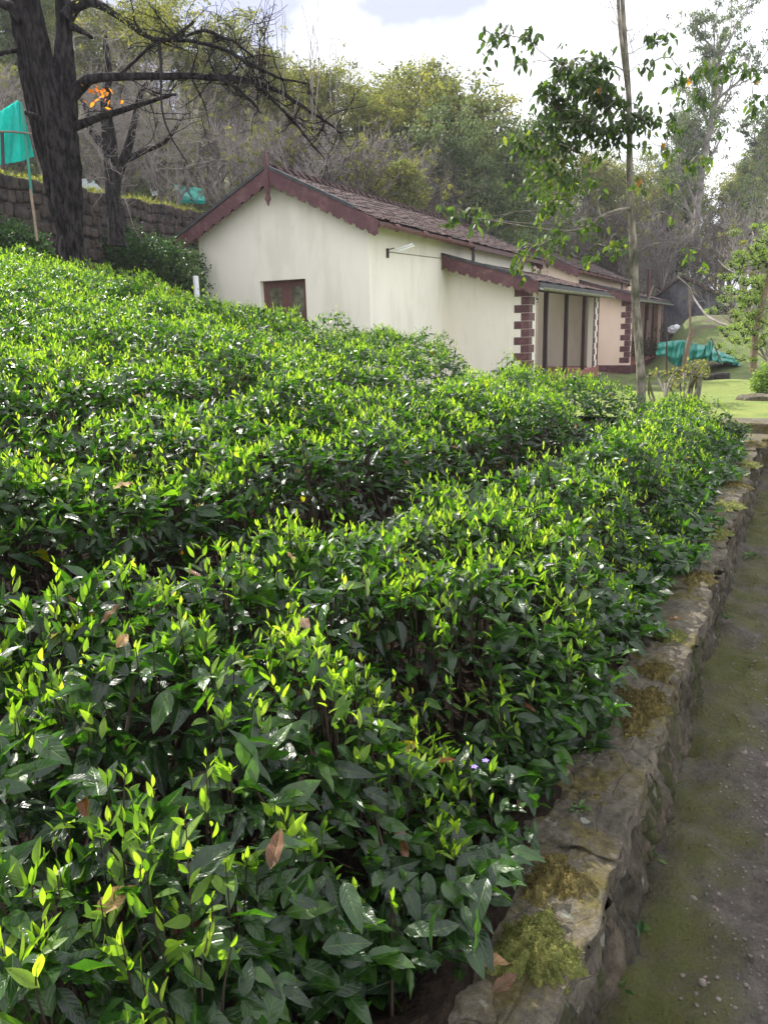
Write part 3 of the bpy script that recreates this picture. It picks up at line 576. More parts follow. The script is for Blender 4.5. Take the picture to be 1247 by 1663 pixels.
# weeds
def weed(px, py, z, n, L, elev, label, name='weed', m='hedge', tint=(.5, 1), group='small weeds along the wall', wide=.4):
    r = ray(px, py); p = np.array([0, 0, CZ])+r*((z-CZ)/r[2]); A = rdir(n, elev, .3)
    base = R.normal(0, L*.35, (n, 3))*[1, 1, .1]; V, Q, a = leaves(base+A*L*.2, A, np.array([[0, 0, 1.]])+R.normal(0, .3, (n, 3)), L*R.uniform(.6, 1.1, n), L*wide*np.ones(n), 6, 4, .3, .3, R.uniform(*tint, n))
    e = empty(name, p, label, 'weed', group); npmesh('leaves', V, Q, M[m], e, a)
    st_ = [(np.array([[0, 0, -.005], (base[i]+A[i]*L*.2)]), np.array([.0012, .0008]), 3) for i in range(n)]
    V, Q = tubes(st_); npmesh('stems', V, Q, M['stem'], e)
for a in ((1040, 1515, .01, 7, .055, .2, 'broad-leaved weed rosette on the path against the wall foot'), (1000, 1600, .02, 9, .03, .6, 'small weed creeping up the wall foot, lowest one beside the path'), (1058, 1395, .01, 6, .03, .7, 'upright little weed at the wall foot above the rosette weed'),
          (1092, 1275, .01, 9, .025, .6, 'fine weed at the wall foot beside the mid path'), (1142, 1145, .01, 14, .03, .6, 'tuft of round-leaved weed at the wall foot, fourth from the front'), (1178, 1005, .01, 14, .035, .6, 'weed tuft growing where wall and path meet, near mid distance'),
          (940, 1312, .37, 16, .022, .4, 'clover-like weed on the moss behind the pale capstone'), (975, 1215, .36, 14, .022, .5, 'small clover-like weed on the dark soil inside the wall'), (830, 1400, .36, 12, .025, .5, 'low weed on the soil beside the brown dead leaf'), (1215, 905, .01, 16, .05, .6, 'farther weed tuft against the wall foot')):
    weed(*a)
for px, py, L, az, tn_, lb in ((830, 1410, .085, .2, .75, 'crisp tan and red dead leaf on the soil next to the pale capstone'), (845, 1320, .07, 1.3, .55, 'upright brown veined dead leaf leaning at the hedge foot'), (765, 1570, .075, 0, .6, 'thin curled red-brown leaf by the big moss cushion'), (800, 1615, .06, .5, .1, 'grey-green crumpled leaf on the stone at the bottom'), (1085, 1010, .06, .1, .2, 'thin dark red leaf lying on the wall top'), (915, 1190, .06, 2, .85, 'orange curled leaf under the hedge beside the brown moss')):
    s0, t0 = stpix(px, py, .38); x0, y0 = xy(s0, t0); dead_leaf((x0, y0, .385), L, az, .15, tn_, label=lb)
for q, (px, py) in enumerate(((770, 1253), (788, 1243))):
    p = teapix(px, py)+np.array([0, 0, .012]); n = 5; a = np.arange(n)*2*np.pi/n; A = np.stack([np.cos(a), np.sin(a), .35+a*0], 1)
    V, Q, at = leaves(np.zeros((n, 3)), A, np.tile([0, 0, 1.], (n, 1)), np.full(n, .010), np.full(n, .008), 4, 2, .2, .2, np.zeros(n)); o = npmesh('wild_flower', V, Q, M['flower']); o.location = p
    tag(o, ['left of the two tiny violet flowers in the tea', 'right of the two tiny violet flowers in the tea'][q], 'flower', 'violet flowers')
# ------------------------------------------------------------------ cottages
def cottage(u0, L, a1, b1, fz, plaster, course, label, win, posts, gut_end, b_end, rend, lamp, pier2w, ground_z):
    p0 = np.array([KX, KY])+UD*u0; root = empty('cottage', (p0[0], p0[1], 0), label, 'cottage', 'cottages with tiled roofs', math.pi/2-HA)
    Wd, RV, RZ, EV, EZ = 5.42, 2.71, 5.72, -.48, 4.20; sl_ = (RZ-EZ)/(RV-EV)
    def rz(v): return RZ-sl_*abs(v-RV)-.20                      # wall top under the roof
    zb = ground_z-.6
    wm = MB()
    def gq(v0, v1, z0, z1a=None):                               # gable strip, sloped top
        za, zc_ = (rz(v0), rz(v1)) if z1a is None else (z1a, z1a)
        wm.add([(0, v0, z0), (0, v1, z0), (0, v1, zc_), (0, v0, za)], [(3, 2, 1, 0)])
    if win:
        wa, wz, z0, z1 = win; gq(0, wa, zb); gq(wz, Wd, zb); gq(wa, wz, zb, z0)
        gq(wa, RV, z1); gq(RV, wz, z1)
        wm.add([(0, wa, z0), (0, wa, z1), (.24, wa, z1), (.24, wa, z0)], [(0, 1, 2, 3)]); wm.add([(0, wz, z0), (0, wz, z1), (.24, wz, z1), (.24, wz, z0)], [(3, 2, 1, 0)])
        wm.add([(0, wa, z1), (0, wz, z1), (.24, wz, z1), (.24, wa, z1)], [(0, 1, 2, 3)]); wm.add([(0, wa, z0), (0, wz, z0), (.24, wz, z0), (.24, wa, z0)], [(3, 2, 1, 0)])
        wm.add([(.25, wa-.1, z0-.1), (.25, wz+.1, z0-.1), (.25, wz+.1, z1+.1), (.25, wa-.1, z1+.1)], [(0, 1, 2, 3)])
    else: gq(0, RV, zb); gq(RV, Wd, zb)
    e0 = rz(0)
    wm.add([(0, 0, zb), (L, 0, zb), (L, 0, e0), (0, 0, e0)], [(0, 1, 2, 3)]); wm.add([(0, Wd, zb), (L, Wd, zb), (L, Wd, e0), (0, Wd, e0)], [(3, 2, 1, 0)])
    wm.add([(L, 0, zb), (L, Wd, zb), (L, Wd, e0), (L, RV, rz(RV)), (L, 0, e0)], [(0, 1, 2, 3, 4)])
    wm.build('wall', M[plaster], root)
    if win:
        fr = MB(); m_ = (wa+wz)/2; uu = .16
        for b in ((wa, wa+.07, z0, z1), (wz-.07, wz, z0, z1), (m_-.05, m_+.05, z0+.06, z1-.07), (wa+.07, wz-.07, z1-.07, z1), (wa+.07, wz-.07, z0, z0+.06)): fr.box(uu, uu+.08, b[0], b[1], b[2], b[3])
        f = fr.build('window_frame', M['casement'], root, bevel=.006)
        for a, b in ((wa+.07, m_-.05), (m_+.05, wz-.07)):
            c_ = MB(); g_ = uu+.015; st0 = .11; zl = z0+.5
            for q in ((a, a+st0, z0+.06, z1-.07), (b-st0, b, z0+.06, z1-.07), (a+st0, b-st0, z1-.17, z1-.07), (a+st0, b-st0, z0+.06, z0+.16), (a+st0, b-st0, zl-.05, zl+.05)): c_.box(g_, g_+.04, *q)
            c_.box(g_+.015, g_+.03, a+st0, b-st0, z0+.16, zl-.05); 
            cc = c_.build('casement', M['casement'], root, bevel=.004); MB().box(g_+.018, g_+.024, a+st0, b-st0, zl+.05, z1-.17).build('pane', M['glass'], cc)
    # tiled roof slopes: real overlapping tile rows
    def slope(name, ua, ub, v0, z0, v1, z1, thick=.07):
        ln_ = math.hypot(v1-v0, z1-z0); dv, dz = (v1-v0)/ln_, (z1-z0)/ln_; nv_, nz2 = (-dz, dv) if dv > 0 else (dz, -dv)
        if nz2 < 0: nv_, nz2 = -nv_, -nz2
        us = np.arange(ua, ub+.02, .04); row = .30; ds = []
        nr = int(ln_/row)+1
        for q in range(nr): ds += [q*row+.001, q*row+row*.5, min((q+1)*row, ln_)]
        ds = np.array(ds); U, D = np.meshgrid(us, ds, indexing='ij'); fr_ = np.clip(np.tile(np.array([0, .5, 1.]), nr)[None]*np.ones_like(U), 0, 1)
        rowi = np.repeat(np.arange(nr), 3)[None]*np.ones_like(U); coli = np.floor(U/.235+.5*(rowi % 2)*0)
        h_ = np.sin(coli*12.9898+rowi*78.233)*43758.5453; h_ = h_-np.floor(h_)
        prof = .020*np.abs(np.cos(np.pi*U/.235))**.7+.008*np.cos(2*np.pi*U/.1175)
        hh = prof+.030*fr_+.014*(h_-.5)+.008*nA(U, D)
        V = np.stack([U, v0+dv*D+nv_*hh, z0+dz*D+nz2*hh], -1).reshape(-1, 3); nj = len(ds); i = np.arange(len(us)-1)[:, None]*nj; j = np.arange(nj-1)[None]
        Q = np.stack([i+j, i+nj+j, i+nj+j+1, i+j+1], -1).reshape(-1, 4)
        o = npmesh(name, V, Q, M['tile'], root, smooth=False)
        sb = MB(); sb.add([(ua+.03, v0, z0-.01), (ub-.02, v0, z0-.01), (ub-.02, v1-dv*.03, z1-dz*.03-.01), (ua+.03, v1-dv*.03, z1-dz*.03-.01), (ua+.03, v0-nv_*thick, z0-nz2*thick), (ub-.02, v0-nv_*thick, z0-nz2*thick), (ub-.02, v1-dv*.03-nv_*thick, z1-dz*.03-nz2*thick), (ua+.03, v1-dv*.03-nv_*thick, z1-dz*.03-nz2*thick)],
                          [(0, 1, 2, 3), (7, 6, 5, 4), (0, 4, 5, 1), (1, 5, 6, 2), (2, 6, 7, 3), (3, 7, 4, 0)])
        sb.build('roof_boards', M['maroonwood'], o)
        return o
    slope('roof', -.33, rend, RV, RZ, EV, EZ); slope('roof', -.33, rend, RV, RZ, Wd-EV, EZ)
    # ridge tiles, one cap after another
    rm = MB(); x = -.1
    while x < rend-.1:
        for (xa, ra) in ((x, .135), (x+.40, .10)): pass
        pts = []; n = 9
        ring = lambda xx, r_, zz_: [(xx, RV+r_*math.cos(q*math.pi/(n-1))*1.25, RZ-.03+zz_+r_*math.sin(q*math.pi/(n-1))) for q in range(n)]
        jz = random.uniform(-.012, .012); a = ring(x, .155, .035+jz); b = ring(x+.44, .11, .0+jz); c_ = ring(x, .13, .015+jz)
        rm.add(a+b+c_, [(q, q+1, n+q+1, n+q) for q in range(n-1)]+[(2*n+q, 2*n+q+1, q+1, q) for q in range(n-1)]); x += .40
    rm.build('ridge_tiles', M['ridge'], root)
    # scalloped barge boards
    def barge(ue, va, za, vb, zb_, hgt, name='bargeboard', strip=(0, 1)):
        ln_ = math.hypot(vb-va, zb_-za); n = int(ln_/.012); top, bot = [], []
        for q in range(n+1):
            f = q/n; d = f*ln_; v = va+(vb-va)*f; z = za+(zb_-za)*f; ph = (d % .37)
            nt_ = 0
            if .06 < ph < .22: nt_ = math.sqrt(max(0, .08**2-(ph-.14)**2))*.95
            elif .262 < ph < .30: nt_ = .035
            elif .315 < ph < .33: nt_ = .02
            top.append((v, z)); bot.append((v, z-hgt+nt_))
        V = []; Fc = []
        for uu in (ue, ue-.03):
            for (v, z), (v2, z2) in zip(top, bot): V += [(uu, v, z), (uu, v2, z2)]
        o_ = 2*(n+1)
        for q in range(n):
            a = 2*q; Fc += [(a, a+2, a+3, a+1), (o_+a, o_+a+1, o_+a+3, o_+a+2), (a, o_+a, o_+a+2, a+2), (a+1, a+3, o_+a+3, o_+a+1)]
        Fc += [(0, 1, o_+1, o_), (2*n, o_+2*n, o_+2*n+1, 2*n+1)]
        b = MB().add(V, Fc); ob = b.build(name, M['maroon'], root)
        s0_, s1_ = strip; v0 = va+(vb-va)*s0_; z0_ = za+(zb_-za)*s0_; v1 = va+(vb-va)*s1_; z1_ = za+(zb_-za)*s1_
        k_ = MB(); k_.add([(uu, v, z+dz) for uu in (ue-.06, ue+.10) for (v, z) in ((v0, z0_), (v1, z1_)) for dz in (.003, .085)], [(0, 2, 3, 1), (4, 5, 7, 6), (0, 1, 5, 4), (2, 6, 7, 3), (1, 3, 7, 5), (0, 4, 6, 2)])
        k_.build('verge_flashing', M['blackstrip'], ob)
    ub = -.36
    barge(ub, RV+.05, RZ-.02, Wd-EV, EZ, .42); barge(ub, RV-.05, RZ-.02, EV, EZ, .42, strip=(0, .78))
    barge(rend+.03, RV-.05, RZ-.02, EV, EZ, .42); barge(rend+.03, RV+.05, RZ-.02, Wd-EV, EZ, .42)
    for ue in (ub-.035, rend+.03):
        fm = MB(); w = .06
        prof = [(-.95, .004), (-.86, .035), (-.78, .085), (-.70, .05), (-.66, .045), (-.64, w), (-.02, w), (.0, w*1.25), (.08, w*1.25), (.10, w*.95), (.22, .05), (.34, .02), (.45, .003)]
        for (za, wa_), (zc_, wc_) in zip(prof[:-1], prof[1:]):
            fm.add([(ue+dx, RV+sg*w_, RZ+.03+z_) for z_, w_ in ((za, wa_), (zc_, wc_)) for dx in (-.025, .025) for sg in (-1, 1)], [(0, 1, 5, 4), (2, 6, 7, 3), (0, 4, 6, 2), (1, 3, 7, 5)])
        fm.build('finial', M['maroon'], root)
    # gutter with hopper and downpipe along the main eave
    gm = MB(); n = 9; r_ = .085; gz = EZ-.10; gv = EV-.07; x0_, x1_ = -.3, gut_end
    for rr_, rev in ((r_, False), (r_-.012, True)):
        ring = lambda xx: [(xx, gv+rr_*math.cos(math.pi+q*math.pi/(n-1)), gz+rr_*math.sin(math.pi+q*math.pi/(n-1))) for q in range(n)]
        fc = [(q, q+1, n+q+1, n+q) for q in range(n-1)]; gm.add(ring(x0_)+ring(x1_), [f[::-1] for f in fc] if not rev else fc)
    ends = [(x0_, gv+r_*math.cos(math.pi+q*math.pi/(n-1)), gz+r_*math.sin(math.pi+q*math.pi/(n-1))) for q in range(n)]; gm.add(ends, [tuple(range(n))]); gm.add([(x1_, b, c) for _, b, c in ends], [tuple(range(n))[::-1]])
    x = x0_+.9
    while x < x1_-.2:
        gm.tube([(x-.03, gv, gz-.005), (x+.03, gv, gz-.005)], .097, 12); x += 1.83
    go = gm.build('gutter', M['gutter'], root, smooth=True)
    dp = MB().box(x1_-.22, x1_+.02, gv-.09, gv+.09, gz-.13, gz+.01).tube([(x1_-.1, gv, gz-.12), (x1_-.1, gv, gz-.33), (x1_-.1, gv+.05, 3.0)], .055, 10)
    dp.build('downpipe', M['post'], go)
    fa = MB().box(-.3, rend, EV-.0, EV+.03, EZ-.16, EZ-.02).build('fascia', M['maroonwood'], root)
    if lamp:
        lm = MB(); lm.box(1.05, 1.11, -.06, -.002, 3.42, 3.66).tube([(1.08, -.05, 3.63), (1.1, -.22, 3.66)], .014, 6)
        lo = lm.build('lamp_bracket', M['post'], root); p1, p2 = np.array((1.12, -.24, 3.62)), np.array((1.55, -.55, 3.78))
        q = MB(); q.tube([p1, p2], .024, 8); q.build('lamp_batten', M['white'], lo); q = MB(); q.tube([p1+[.05, -.05, -.05], p2+[0, -.05, -.05]], .018, 8); q.build('fluorescent_tube', M['lamp'], lo)
        MB().tube([(1.1, -.02, 3.58), (3.2, -.02, 3.62), (5.2, -.02, 3.66)], .011, 6).build('conduit', M['palegutter'], root)
    # verandah
    D = 2.65; t_ = .24; vz0, vz1 = 3.70, 2.80; vE = -3.1; vs_ = (vz0-vz1)/-vE
    vr = lambda v: vz0+vs_*v-.17
    sw = MB(); sw.add([(a1, 0, zb), (a1, -D, zb), (a1, -D, vr(-D)), (a1, 0, vr(0)), (a1+t_, 0, zb), (a1+t_, -D, zb), (a1+t_, -D, vr(-D)), (a1+t_, 0, vr(0))], [(0, 3, 2, 1), (4, 5, 6, 7), (3, 7, 6, 2), (1, 2, 6, 5)])
    sw.box(a1+t_, a1+.8, -D, -D+t_, zb, vr(-D)-.02); sw.build('verandah_wall', M[plaster], root); sw = MB(); sw.box(b1, b1+pier2w, -D, -D+t_, zb, vr(-D)-.02)
    sw.add([(b1+pier2w-t_, 0, zb), (b1+pier2w-t_, -D+t_, zb), (b1+pier2w-t_, -D+t_, vr(-D)), (b1+pier2w-t_, 0, vr(0)), (b1+pier2w, 0, zb), (b1+pier2w, -D+t_, zb), (b1+pier2w, -D+t_, vr(-D)), (b1+pier2w, 0, vr(0))], [(0, 3, 2, 1), (4, 5, 6, 7)])
    sw.build('verandah_wall', M[plaster], root)
    qm = MB(); q2m = MB(); z = vr(-D)-.10-course; i = 0; e_ = .006; zbot = fz if ground_z < -.85 else zb+.3
    while z > zbot-.02:
        lg, sh = (.47, .25) if i % 2 == 0 else (.25, .47); lg2 = (.65, .40)[i % 2 == 0]
        g_ = .004
        qm.box(a1-e_, a1+.02, -D+.02, -D+lg, z+g_, z+course-g_); qm.box(a1-e_, a1+lg2, -D-e_, -D+.02, z+g_, z+course-g_)
        q2m.box(b1-e_, b1+(.25, .45)[i % 2], -D-e_, -D+.02, z+g_, z+course-g_); q2m.box(b1+pier2w-(.45, .25)[i % 2], b1+pier2w+e_, -D-e_, -D+.02, z+g_, z+course-g_)
        z -= course; i += 1
    qm.box(a1-.009, a1+.022, -D+.25, -D+.47, vr(-D)-.10, vr(-D)-.02)
    qm.build('quoins', M['maroon'], root); q2m.build('quoins', M['maroon'], root)
    vo = slope('verandah_roof', a1-.58, b_end, .0, vz0, vE, vz1, .08)
    barge(a1-.62, -.02, vz0+.04, vE, vz1+.02, .42, strip=(0, .93))
    vb = MB().box(a1+.1, b_end-.15, -D-.02, -D+.14, vr(-D)-.16, vr(-D)-.02).build('verandah_beam', M['maroonwood'], root)
    em = MB(); em.box(a1-.5, b_end-.02, vE-.005, vE+.05, vz1-.20, vz1-.0); em.build('eave_board', M['blackstrip'], root)
    gp = MB(); rr_ = .09
    for r2_, rev in ((rr_, False), (rr_-.015, True)):
        ring = lambda xx: [(xx, vE-.09+r2_*math.cos(math.pi+q*math.pi/(n-1)), vz1-.16+r2_*math.sin(math.pi+q*math.pi/(n-1))) for q in range(n)]
        fc = [(q, q+1, n+q+1, n+q) for q in range(n-1)]; gp.add(ring(a1-.56)+ring(b_end), [f[::-1] for f in fc] if not rev else fc)
    gp.build('verandah_gutter', M['palegutter'], root, smooth=True)
    for pu in posts: MB().box(pu, pu+.14, -D+.03, -D+.17, fz, vr(-D)-.16).build('verandah_post', M['post'], root, bevel=.008)
    fl = MB().box(a1-.05, b1+pier2w+.05, -D-.06, -.0, zb, fz); fl.build('verandah_floor', M['redfloor'], root)
    dk = MB().box(a1+2.0, a1+2.9, -.05, .0, fz, fz+2.0).build('door', M['maroonwood'], root)
    if ground_z < -.85:
        pl = MB().box(-.05, a1-.001, -.06, 0, zb, fz).box(a1-.06, a1, -D-.07, -.061, zb, fz+.02).box(a1, b1+pier2w+.05, -D-.12, -D-.06, zb, fz-.004); pl.build('plinth', M['maroon'], root)
        MB().box(b1+pier2w-2.6, b1+pier2w-.6, -D-.6, -D-.13, zb, fz+.12).box(b1+pier2w-2.2, b1+pier2w+.2, -D-.95, -D-.61, zb, fz-.22).build('steps', M['maroon'], root, bevel=.01)
    return root
cottage(0, 15.37, 5.65, 15.8, -.32, 'cream', .245, 'nearer cream cottage with maroon scalloped bargeboards and casement window in its gable', (1.93, 3.40, 1.55, 2.94), (8.05, 11.05, 14.2), 6.55, 17.0, 15.5, True, 1.1, -.6)
cottage(22.9, 20.5, 2.6, 16.4, -.77, 'pinkcream', .30, 'farther pinkish cottage partly behind the slim sapling, with dark red plinth', None, (6.5, 9.3, 12.6), 12.5, 17.7, 18.2, False, .9, -1.1)
# ------------------------------------------------------------------ trees
def growtree(seed, height, trunk_r, levels, nchild, spread, lenr, tw, up=.15, first=.3, seg=5, minr=.004, kids_top=True, rad_pow=.6, wig=.18):
    r = np.random.RandomState(seed); out = []; tips = []
    def grow(p, d, L, rad, lv):
        n = seg+ (2 if lv == 0 else 0); P = [p]; dd = d
        for i in range(n):
            dd = nrm(dd+r.normal(0, wig*(1 if lv else .35), 3)+np.array([0, 0, up*(1 if lv else .3)])); P.append(P[-1]+dd*L/n)
        P = np.array(P); re = rad*(.45 if lv == 0 else .25); rr = np.linspace(rad, max(re, minr*.6), n+1)
        out.append((lv, P, rr)); 
        if lv >= levels: tips.append(P[-1]); tips.append(P[n//2]); return
        m = nchild[lv]
        for c in range(m):
            f = first+(1-first)*((c+r.rand())/m) if lv == 0 else .2+.8*((c+r.rand())/m); f = min(f, .99); i = int(f*n); q = P[i]+(P[min(i+1, n)]-P[i])*(f*n-i)
            ax = nrm(P[min(i+1, n)]-P[i]); side = nrm(np.cross(ax, r.normal(0, 1, 3))); ang = spread[lv]*r.uniform(.6, 1.25)
            nd = nrm(ax*math.cos(ang)+side*math.sin(ang)); rl = rr[i]*(.62 if lv == 0 else .55)
            grow(q, nd, L*lenr[lv]*r.uniform(.65, 1.15)*(1-.35*f if lv == 0 else 1), max(rl, minr), lv+1)
    grow(np.zeros(3), np.array([0, 0, 1.]), height*.62, trunk_r, 0)
    return out, np.array(tips)
def crown_leaves(tips, n, sz, sig, seed, drop=0, tintn=.9, nu=2, nv=2):
    r = np.random.RandomState(seed); nc_ = max(30, n//26); cc = tips[r.randint(0, len(tips), nc_)]+r.normal(0, 1, (nc_, 3))*sig*np.array([1, 1, .75]); q = r.randint(0, nc_, n); ct = r.rand(nc_); P = cc[q]+r.normal(0, 1, (n, 3))*sig*.36*np.array([1, 1, .6])
    k = Noise(2.2, seed); tn_ = np.clip(.45*ct[q]+.55*r.rand(n)+.12*k(P[:, 0]+P[:, 2], P[:, 1]), 0, tintn)
    A = r.normal(0, 1, (n, 3))-[0, 0, drop]; return leaves(P, A, r.normal(0, 1, (n, 3))+[0, 0, 1.2], sz*r.uniform(.6, 1.3, n), sz*r.uniform(.4, .75, n), nu, nv, r.uniform(.1, .5, n), r.uniform(0, .3, n), tn_)
def treemesh(branches, kf=lambda lv: (8, 5, 3, 3, 3)[lv]): return tubes([(P, rr, kf(lv)) for lv, P, rr in branches])
def zground(x, y): return float(ground(np.array([x]), np.array([y]))[0])
protos = {}
def make_proto(key, parts):                                    # parts: list of (name, V, Q, material, attr)
    ob = []
    for nm, V, Q, m, a in parts:
        o = npmesh(nm, V, Q, m, None, a); ob.append(o)
    protos[key] = [(o.name.split('.')[0], o.data) for o in ob]
    for o in ob: bpy.data.objects.remove(o)
def plant(key, name, x, y, sc, rz, label, cat_, group, z=None):
    e = empty(name, (x, y, (zground(x, y) if z is None else z)-.06), label, cat_, group, rz); e.scale = (sc[0], sc[0], sc[1])
    for nm, me in protos[key]:
        o = bpy.data.objects.new(nm, me); COL.objects.link(o); o.parent = e
    return e
def at(px, y): r = ray(px, 600); return r[0]/r[1]*y
def ztop(px, py, y): return aty(px, py, y)[2]
# bare grey trees (height 8, unit scale)
for k in range(5):
    b, tp = growtree(40+k, 8, .13, 4, (11, 6, 5, 4), (.8, .6, .6, .6), (.66, .60, .58, .58), None, up=.14, first=.10, seg=4, minr=.0125, wig=.24)
    V, Q = treemesh(b); z_ = V[:, 2].max(); V = V*(8/z_); pr = [('trunk_and_branches', V, Q, M[('greybark', 'brownbare', 'greybark', 'greybark', 'brownbare')[k]], None)]
    if k in (1, 3): 
        v, q, a = crown_leaves(tp*(8/z_), 2600, .12, .16, 60+k); pr.append(('leaves', v, q, M['ygreen'], a))
    make_proto('bare%d' % k, pr)
# leafy green trees (height 12)
for k in range(4):
    b, tp = growtree(70+k, 12, .22, 3, (11, 6, 5), (.85, .7, .7), (.50, .5, .5), None, up=.10, first=.22, seg=4, minr=.015, wig=.2)
    V, Q = treemesh(b); z_ = V[:, 2].max(); f = 12/z_; tp = tp*f; v, q, a = crown_leaves(tp, 24000, .20, .55, 80+k)
    make_proto('green%d' % k, [('trunk', V*f, Q, M['browntrunk'], None), ('crown', v, q, M['ygreen'], a)])
    make_proto('blue%d' % k, [('trunk', V*f, Q, M['browntrunk'], None), ('crown', v, q, M['bgreen'], a)])
# eucalyptus-like tall thin trees (height 20)
for k in range(2):
    b, tp = growtree(90+k, 20, .25, 3, (16, 5, 4), (.8, .6, .6), (.30, .5, .5), None, up=.12, first=.28, seg=5, minr=.02, wig=.12)
    V, Q = treemesh(b); f = 20/V[:, 2].max(); tp = tp*f; v, q, a = crown_leaves(tp, 15000, .20, .42, 95+k, drop=.8)
    make_proto('tall%d' % k, [('trunk', V*f, Q, M['greybark'], None), ('crown', v, q, M['bgreen'], a)])
ords = ['first', 'second', 'third', 'fourth', 'fifth', 'sixth', 'seventh', 'eighth', 'ninth', 'tenth', 'eleventh', 'twelfth', 'thirteenth', 'fourteenth', 'fifteenth', 'sixteenth', 'seventeenth', 'eighteenth', 'nineteenth', 'twentieth']
# leafy trees along the skyline: pixel x, pixel y of the top, distance, kind
sky_tr = [(-60, -60, 44, 'green'), (60, -70, 46, 'blue'), (150, -30, 50, 'green'), (240, -10, 48, 'green'), (330, 20, 50, 'green'), (405, 60, 46, 'green'), (470, 85, 52, 'green'), (545, 95, 48, 'green'), (600, 112, 54, 'green'), (660, 120, 47, 'green'), (715, 100, 52, 'green'),
          (770, 128, 49, 'green'), (825, 150, 46, 'blue'), (848, 185, 52, 'blue'), (800, 225, 62, 'green'), (740, 205, 60, 'blue'), (660, 215, 58, 'green'), (580, 190, 56, 'green'), (500, 160, 55, 'green'), (440, 140, 54, 'green')]
for i, (px, py, y, kd) in enumerate(sky_tr):
    x = at(px, y); zg = zground(x, y); h = ztop(px, py, y)-zg; ws = h/12*random.uniform(.95, 1.2)
    if px > 780: ws *= .75
    plant('%s%d' % (kd, i % 4), 'leafy_tree', x, y, (ws, h/12), random.uniform(0, 6.28), ('%s %s tree from the left against the sky behind the cottages' % (ords[i], 'yellow-green' if kd == 'green' else 'dark green') if i < 14 else '%s lower leafy tree from the right, in front of the skyline trees' % ords[i-14]), 'tree', 'leafy trees on the skyline')
for i, (px, py, y, w) in enumerate(((1085, 238, 84, .8), (1160, 262, 80, .75), (1225, 240, 86, .9), (1010, 262, 82, .7), (1060, 285, 78, .7), (950, 240, 72, .8), (905, 225, 70, .8))):
    x = at(px, y); zg = zground(x, y); h = ztop(px, py, y)-zg
    plant('green%d' % (i % 4), 'leafy_tree', x, y, (h/12*w, h/12), random.uniform(0, 6.28), 'mustard-green tree %s' % ['just right of the sapling trunk, on the far slope', 'on the far slope below the tall eucalyptus', 'at the right edge beneath the twisted bare branch', 'behind the sapling trunk on the far slope', 'low beside the sapling trunk, in front of the others', 'left of the sapling on the far slope', 'leftmost beyond the second cottage roof'][i], 'tree', 'mustard trees on the far slope')
for i, (px, py, y, w) in enumerate(((1118, -5, 70, .85), (1235, 120, 64, .9), (1195, 175, 72, .8), (1085, 165, 74, .8))):
    x = at(px, y); zg = zground(x, y); h = ztop(px, py, y)-zg
    plant('tall%d' % (i % 2), 'eucalyptus_tree', x, y, (h/20*w, h/20), random.uniform(0, 6.28), ['tallest airy grey-green tree standing against the sky at upper right', 'airy grey-green tree cut by the right edge', 'grey-green tree between the tallest one and the right edge', 'shorter grey-green tree just left of the tallest one'][i], 'tree', 'eucalyptus trees')
# bare trees, rows on the slope behind the cottages
bt = []
for i in range(62):
    px = -40+i*20.2+random.uniform(-16, 16); y = random.choice((31, 34, 37, 40))+random.uniform(-1.2, 1.2)
    top = np.interp(px, [0, 200, 400, 520, 700, 850, 950, 1100, 1247], [60, 110, 130, 175, 235, 290, 300, 330, 330])+random.uniform(-25, 35)
    x = at(px, y); v_ = (x-KX)*VD[0]+(y-KY)*VD[1]; 
    if px > 900: y = random.uniform(66, 78); x = at(px, y)
    else: y = max(y, (6.9+random.uniform(0, 2)+KX*VD[0]+KY*VD[1])/(at(px, 1.)*VD[0]+VD[1])); x = at(px, y)
    bt.append((px, top, y))
posw = lambda px: 'left of the big dark trunk' if px < 60 else 'behind the upper left wall' if px < 280 else 'above the gable left slope' if px < 425 else 'above the gable right slope' if px < 620 else 'behind the near cottage ridge' if px < 800 else 'behind the far cottage roof' if px < 1040 else 'above the dark shed'
cnt = {}
for i, (px, top, y) in enumerate(bt):
    x = at(px, y); zg = zground(x, y); h = max(3.5, ztop(px, top, y)-zg); w_ = posw(px); cnt[w_] = cnt.get(w_, 0)+1
    plant('bare%d' % (i % 5), 'bare_tree', x, y, (h/8*random.uniform(.9, 1.15), h/8), random.uniform(0, 6.28), 'leafless grey twiggy tree %s, %s from the left there' % (w_, ords[cnt[w_]-1]), 'bare tree', 'leafless trees on the slope')
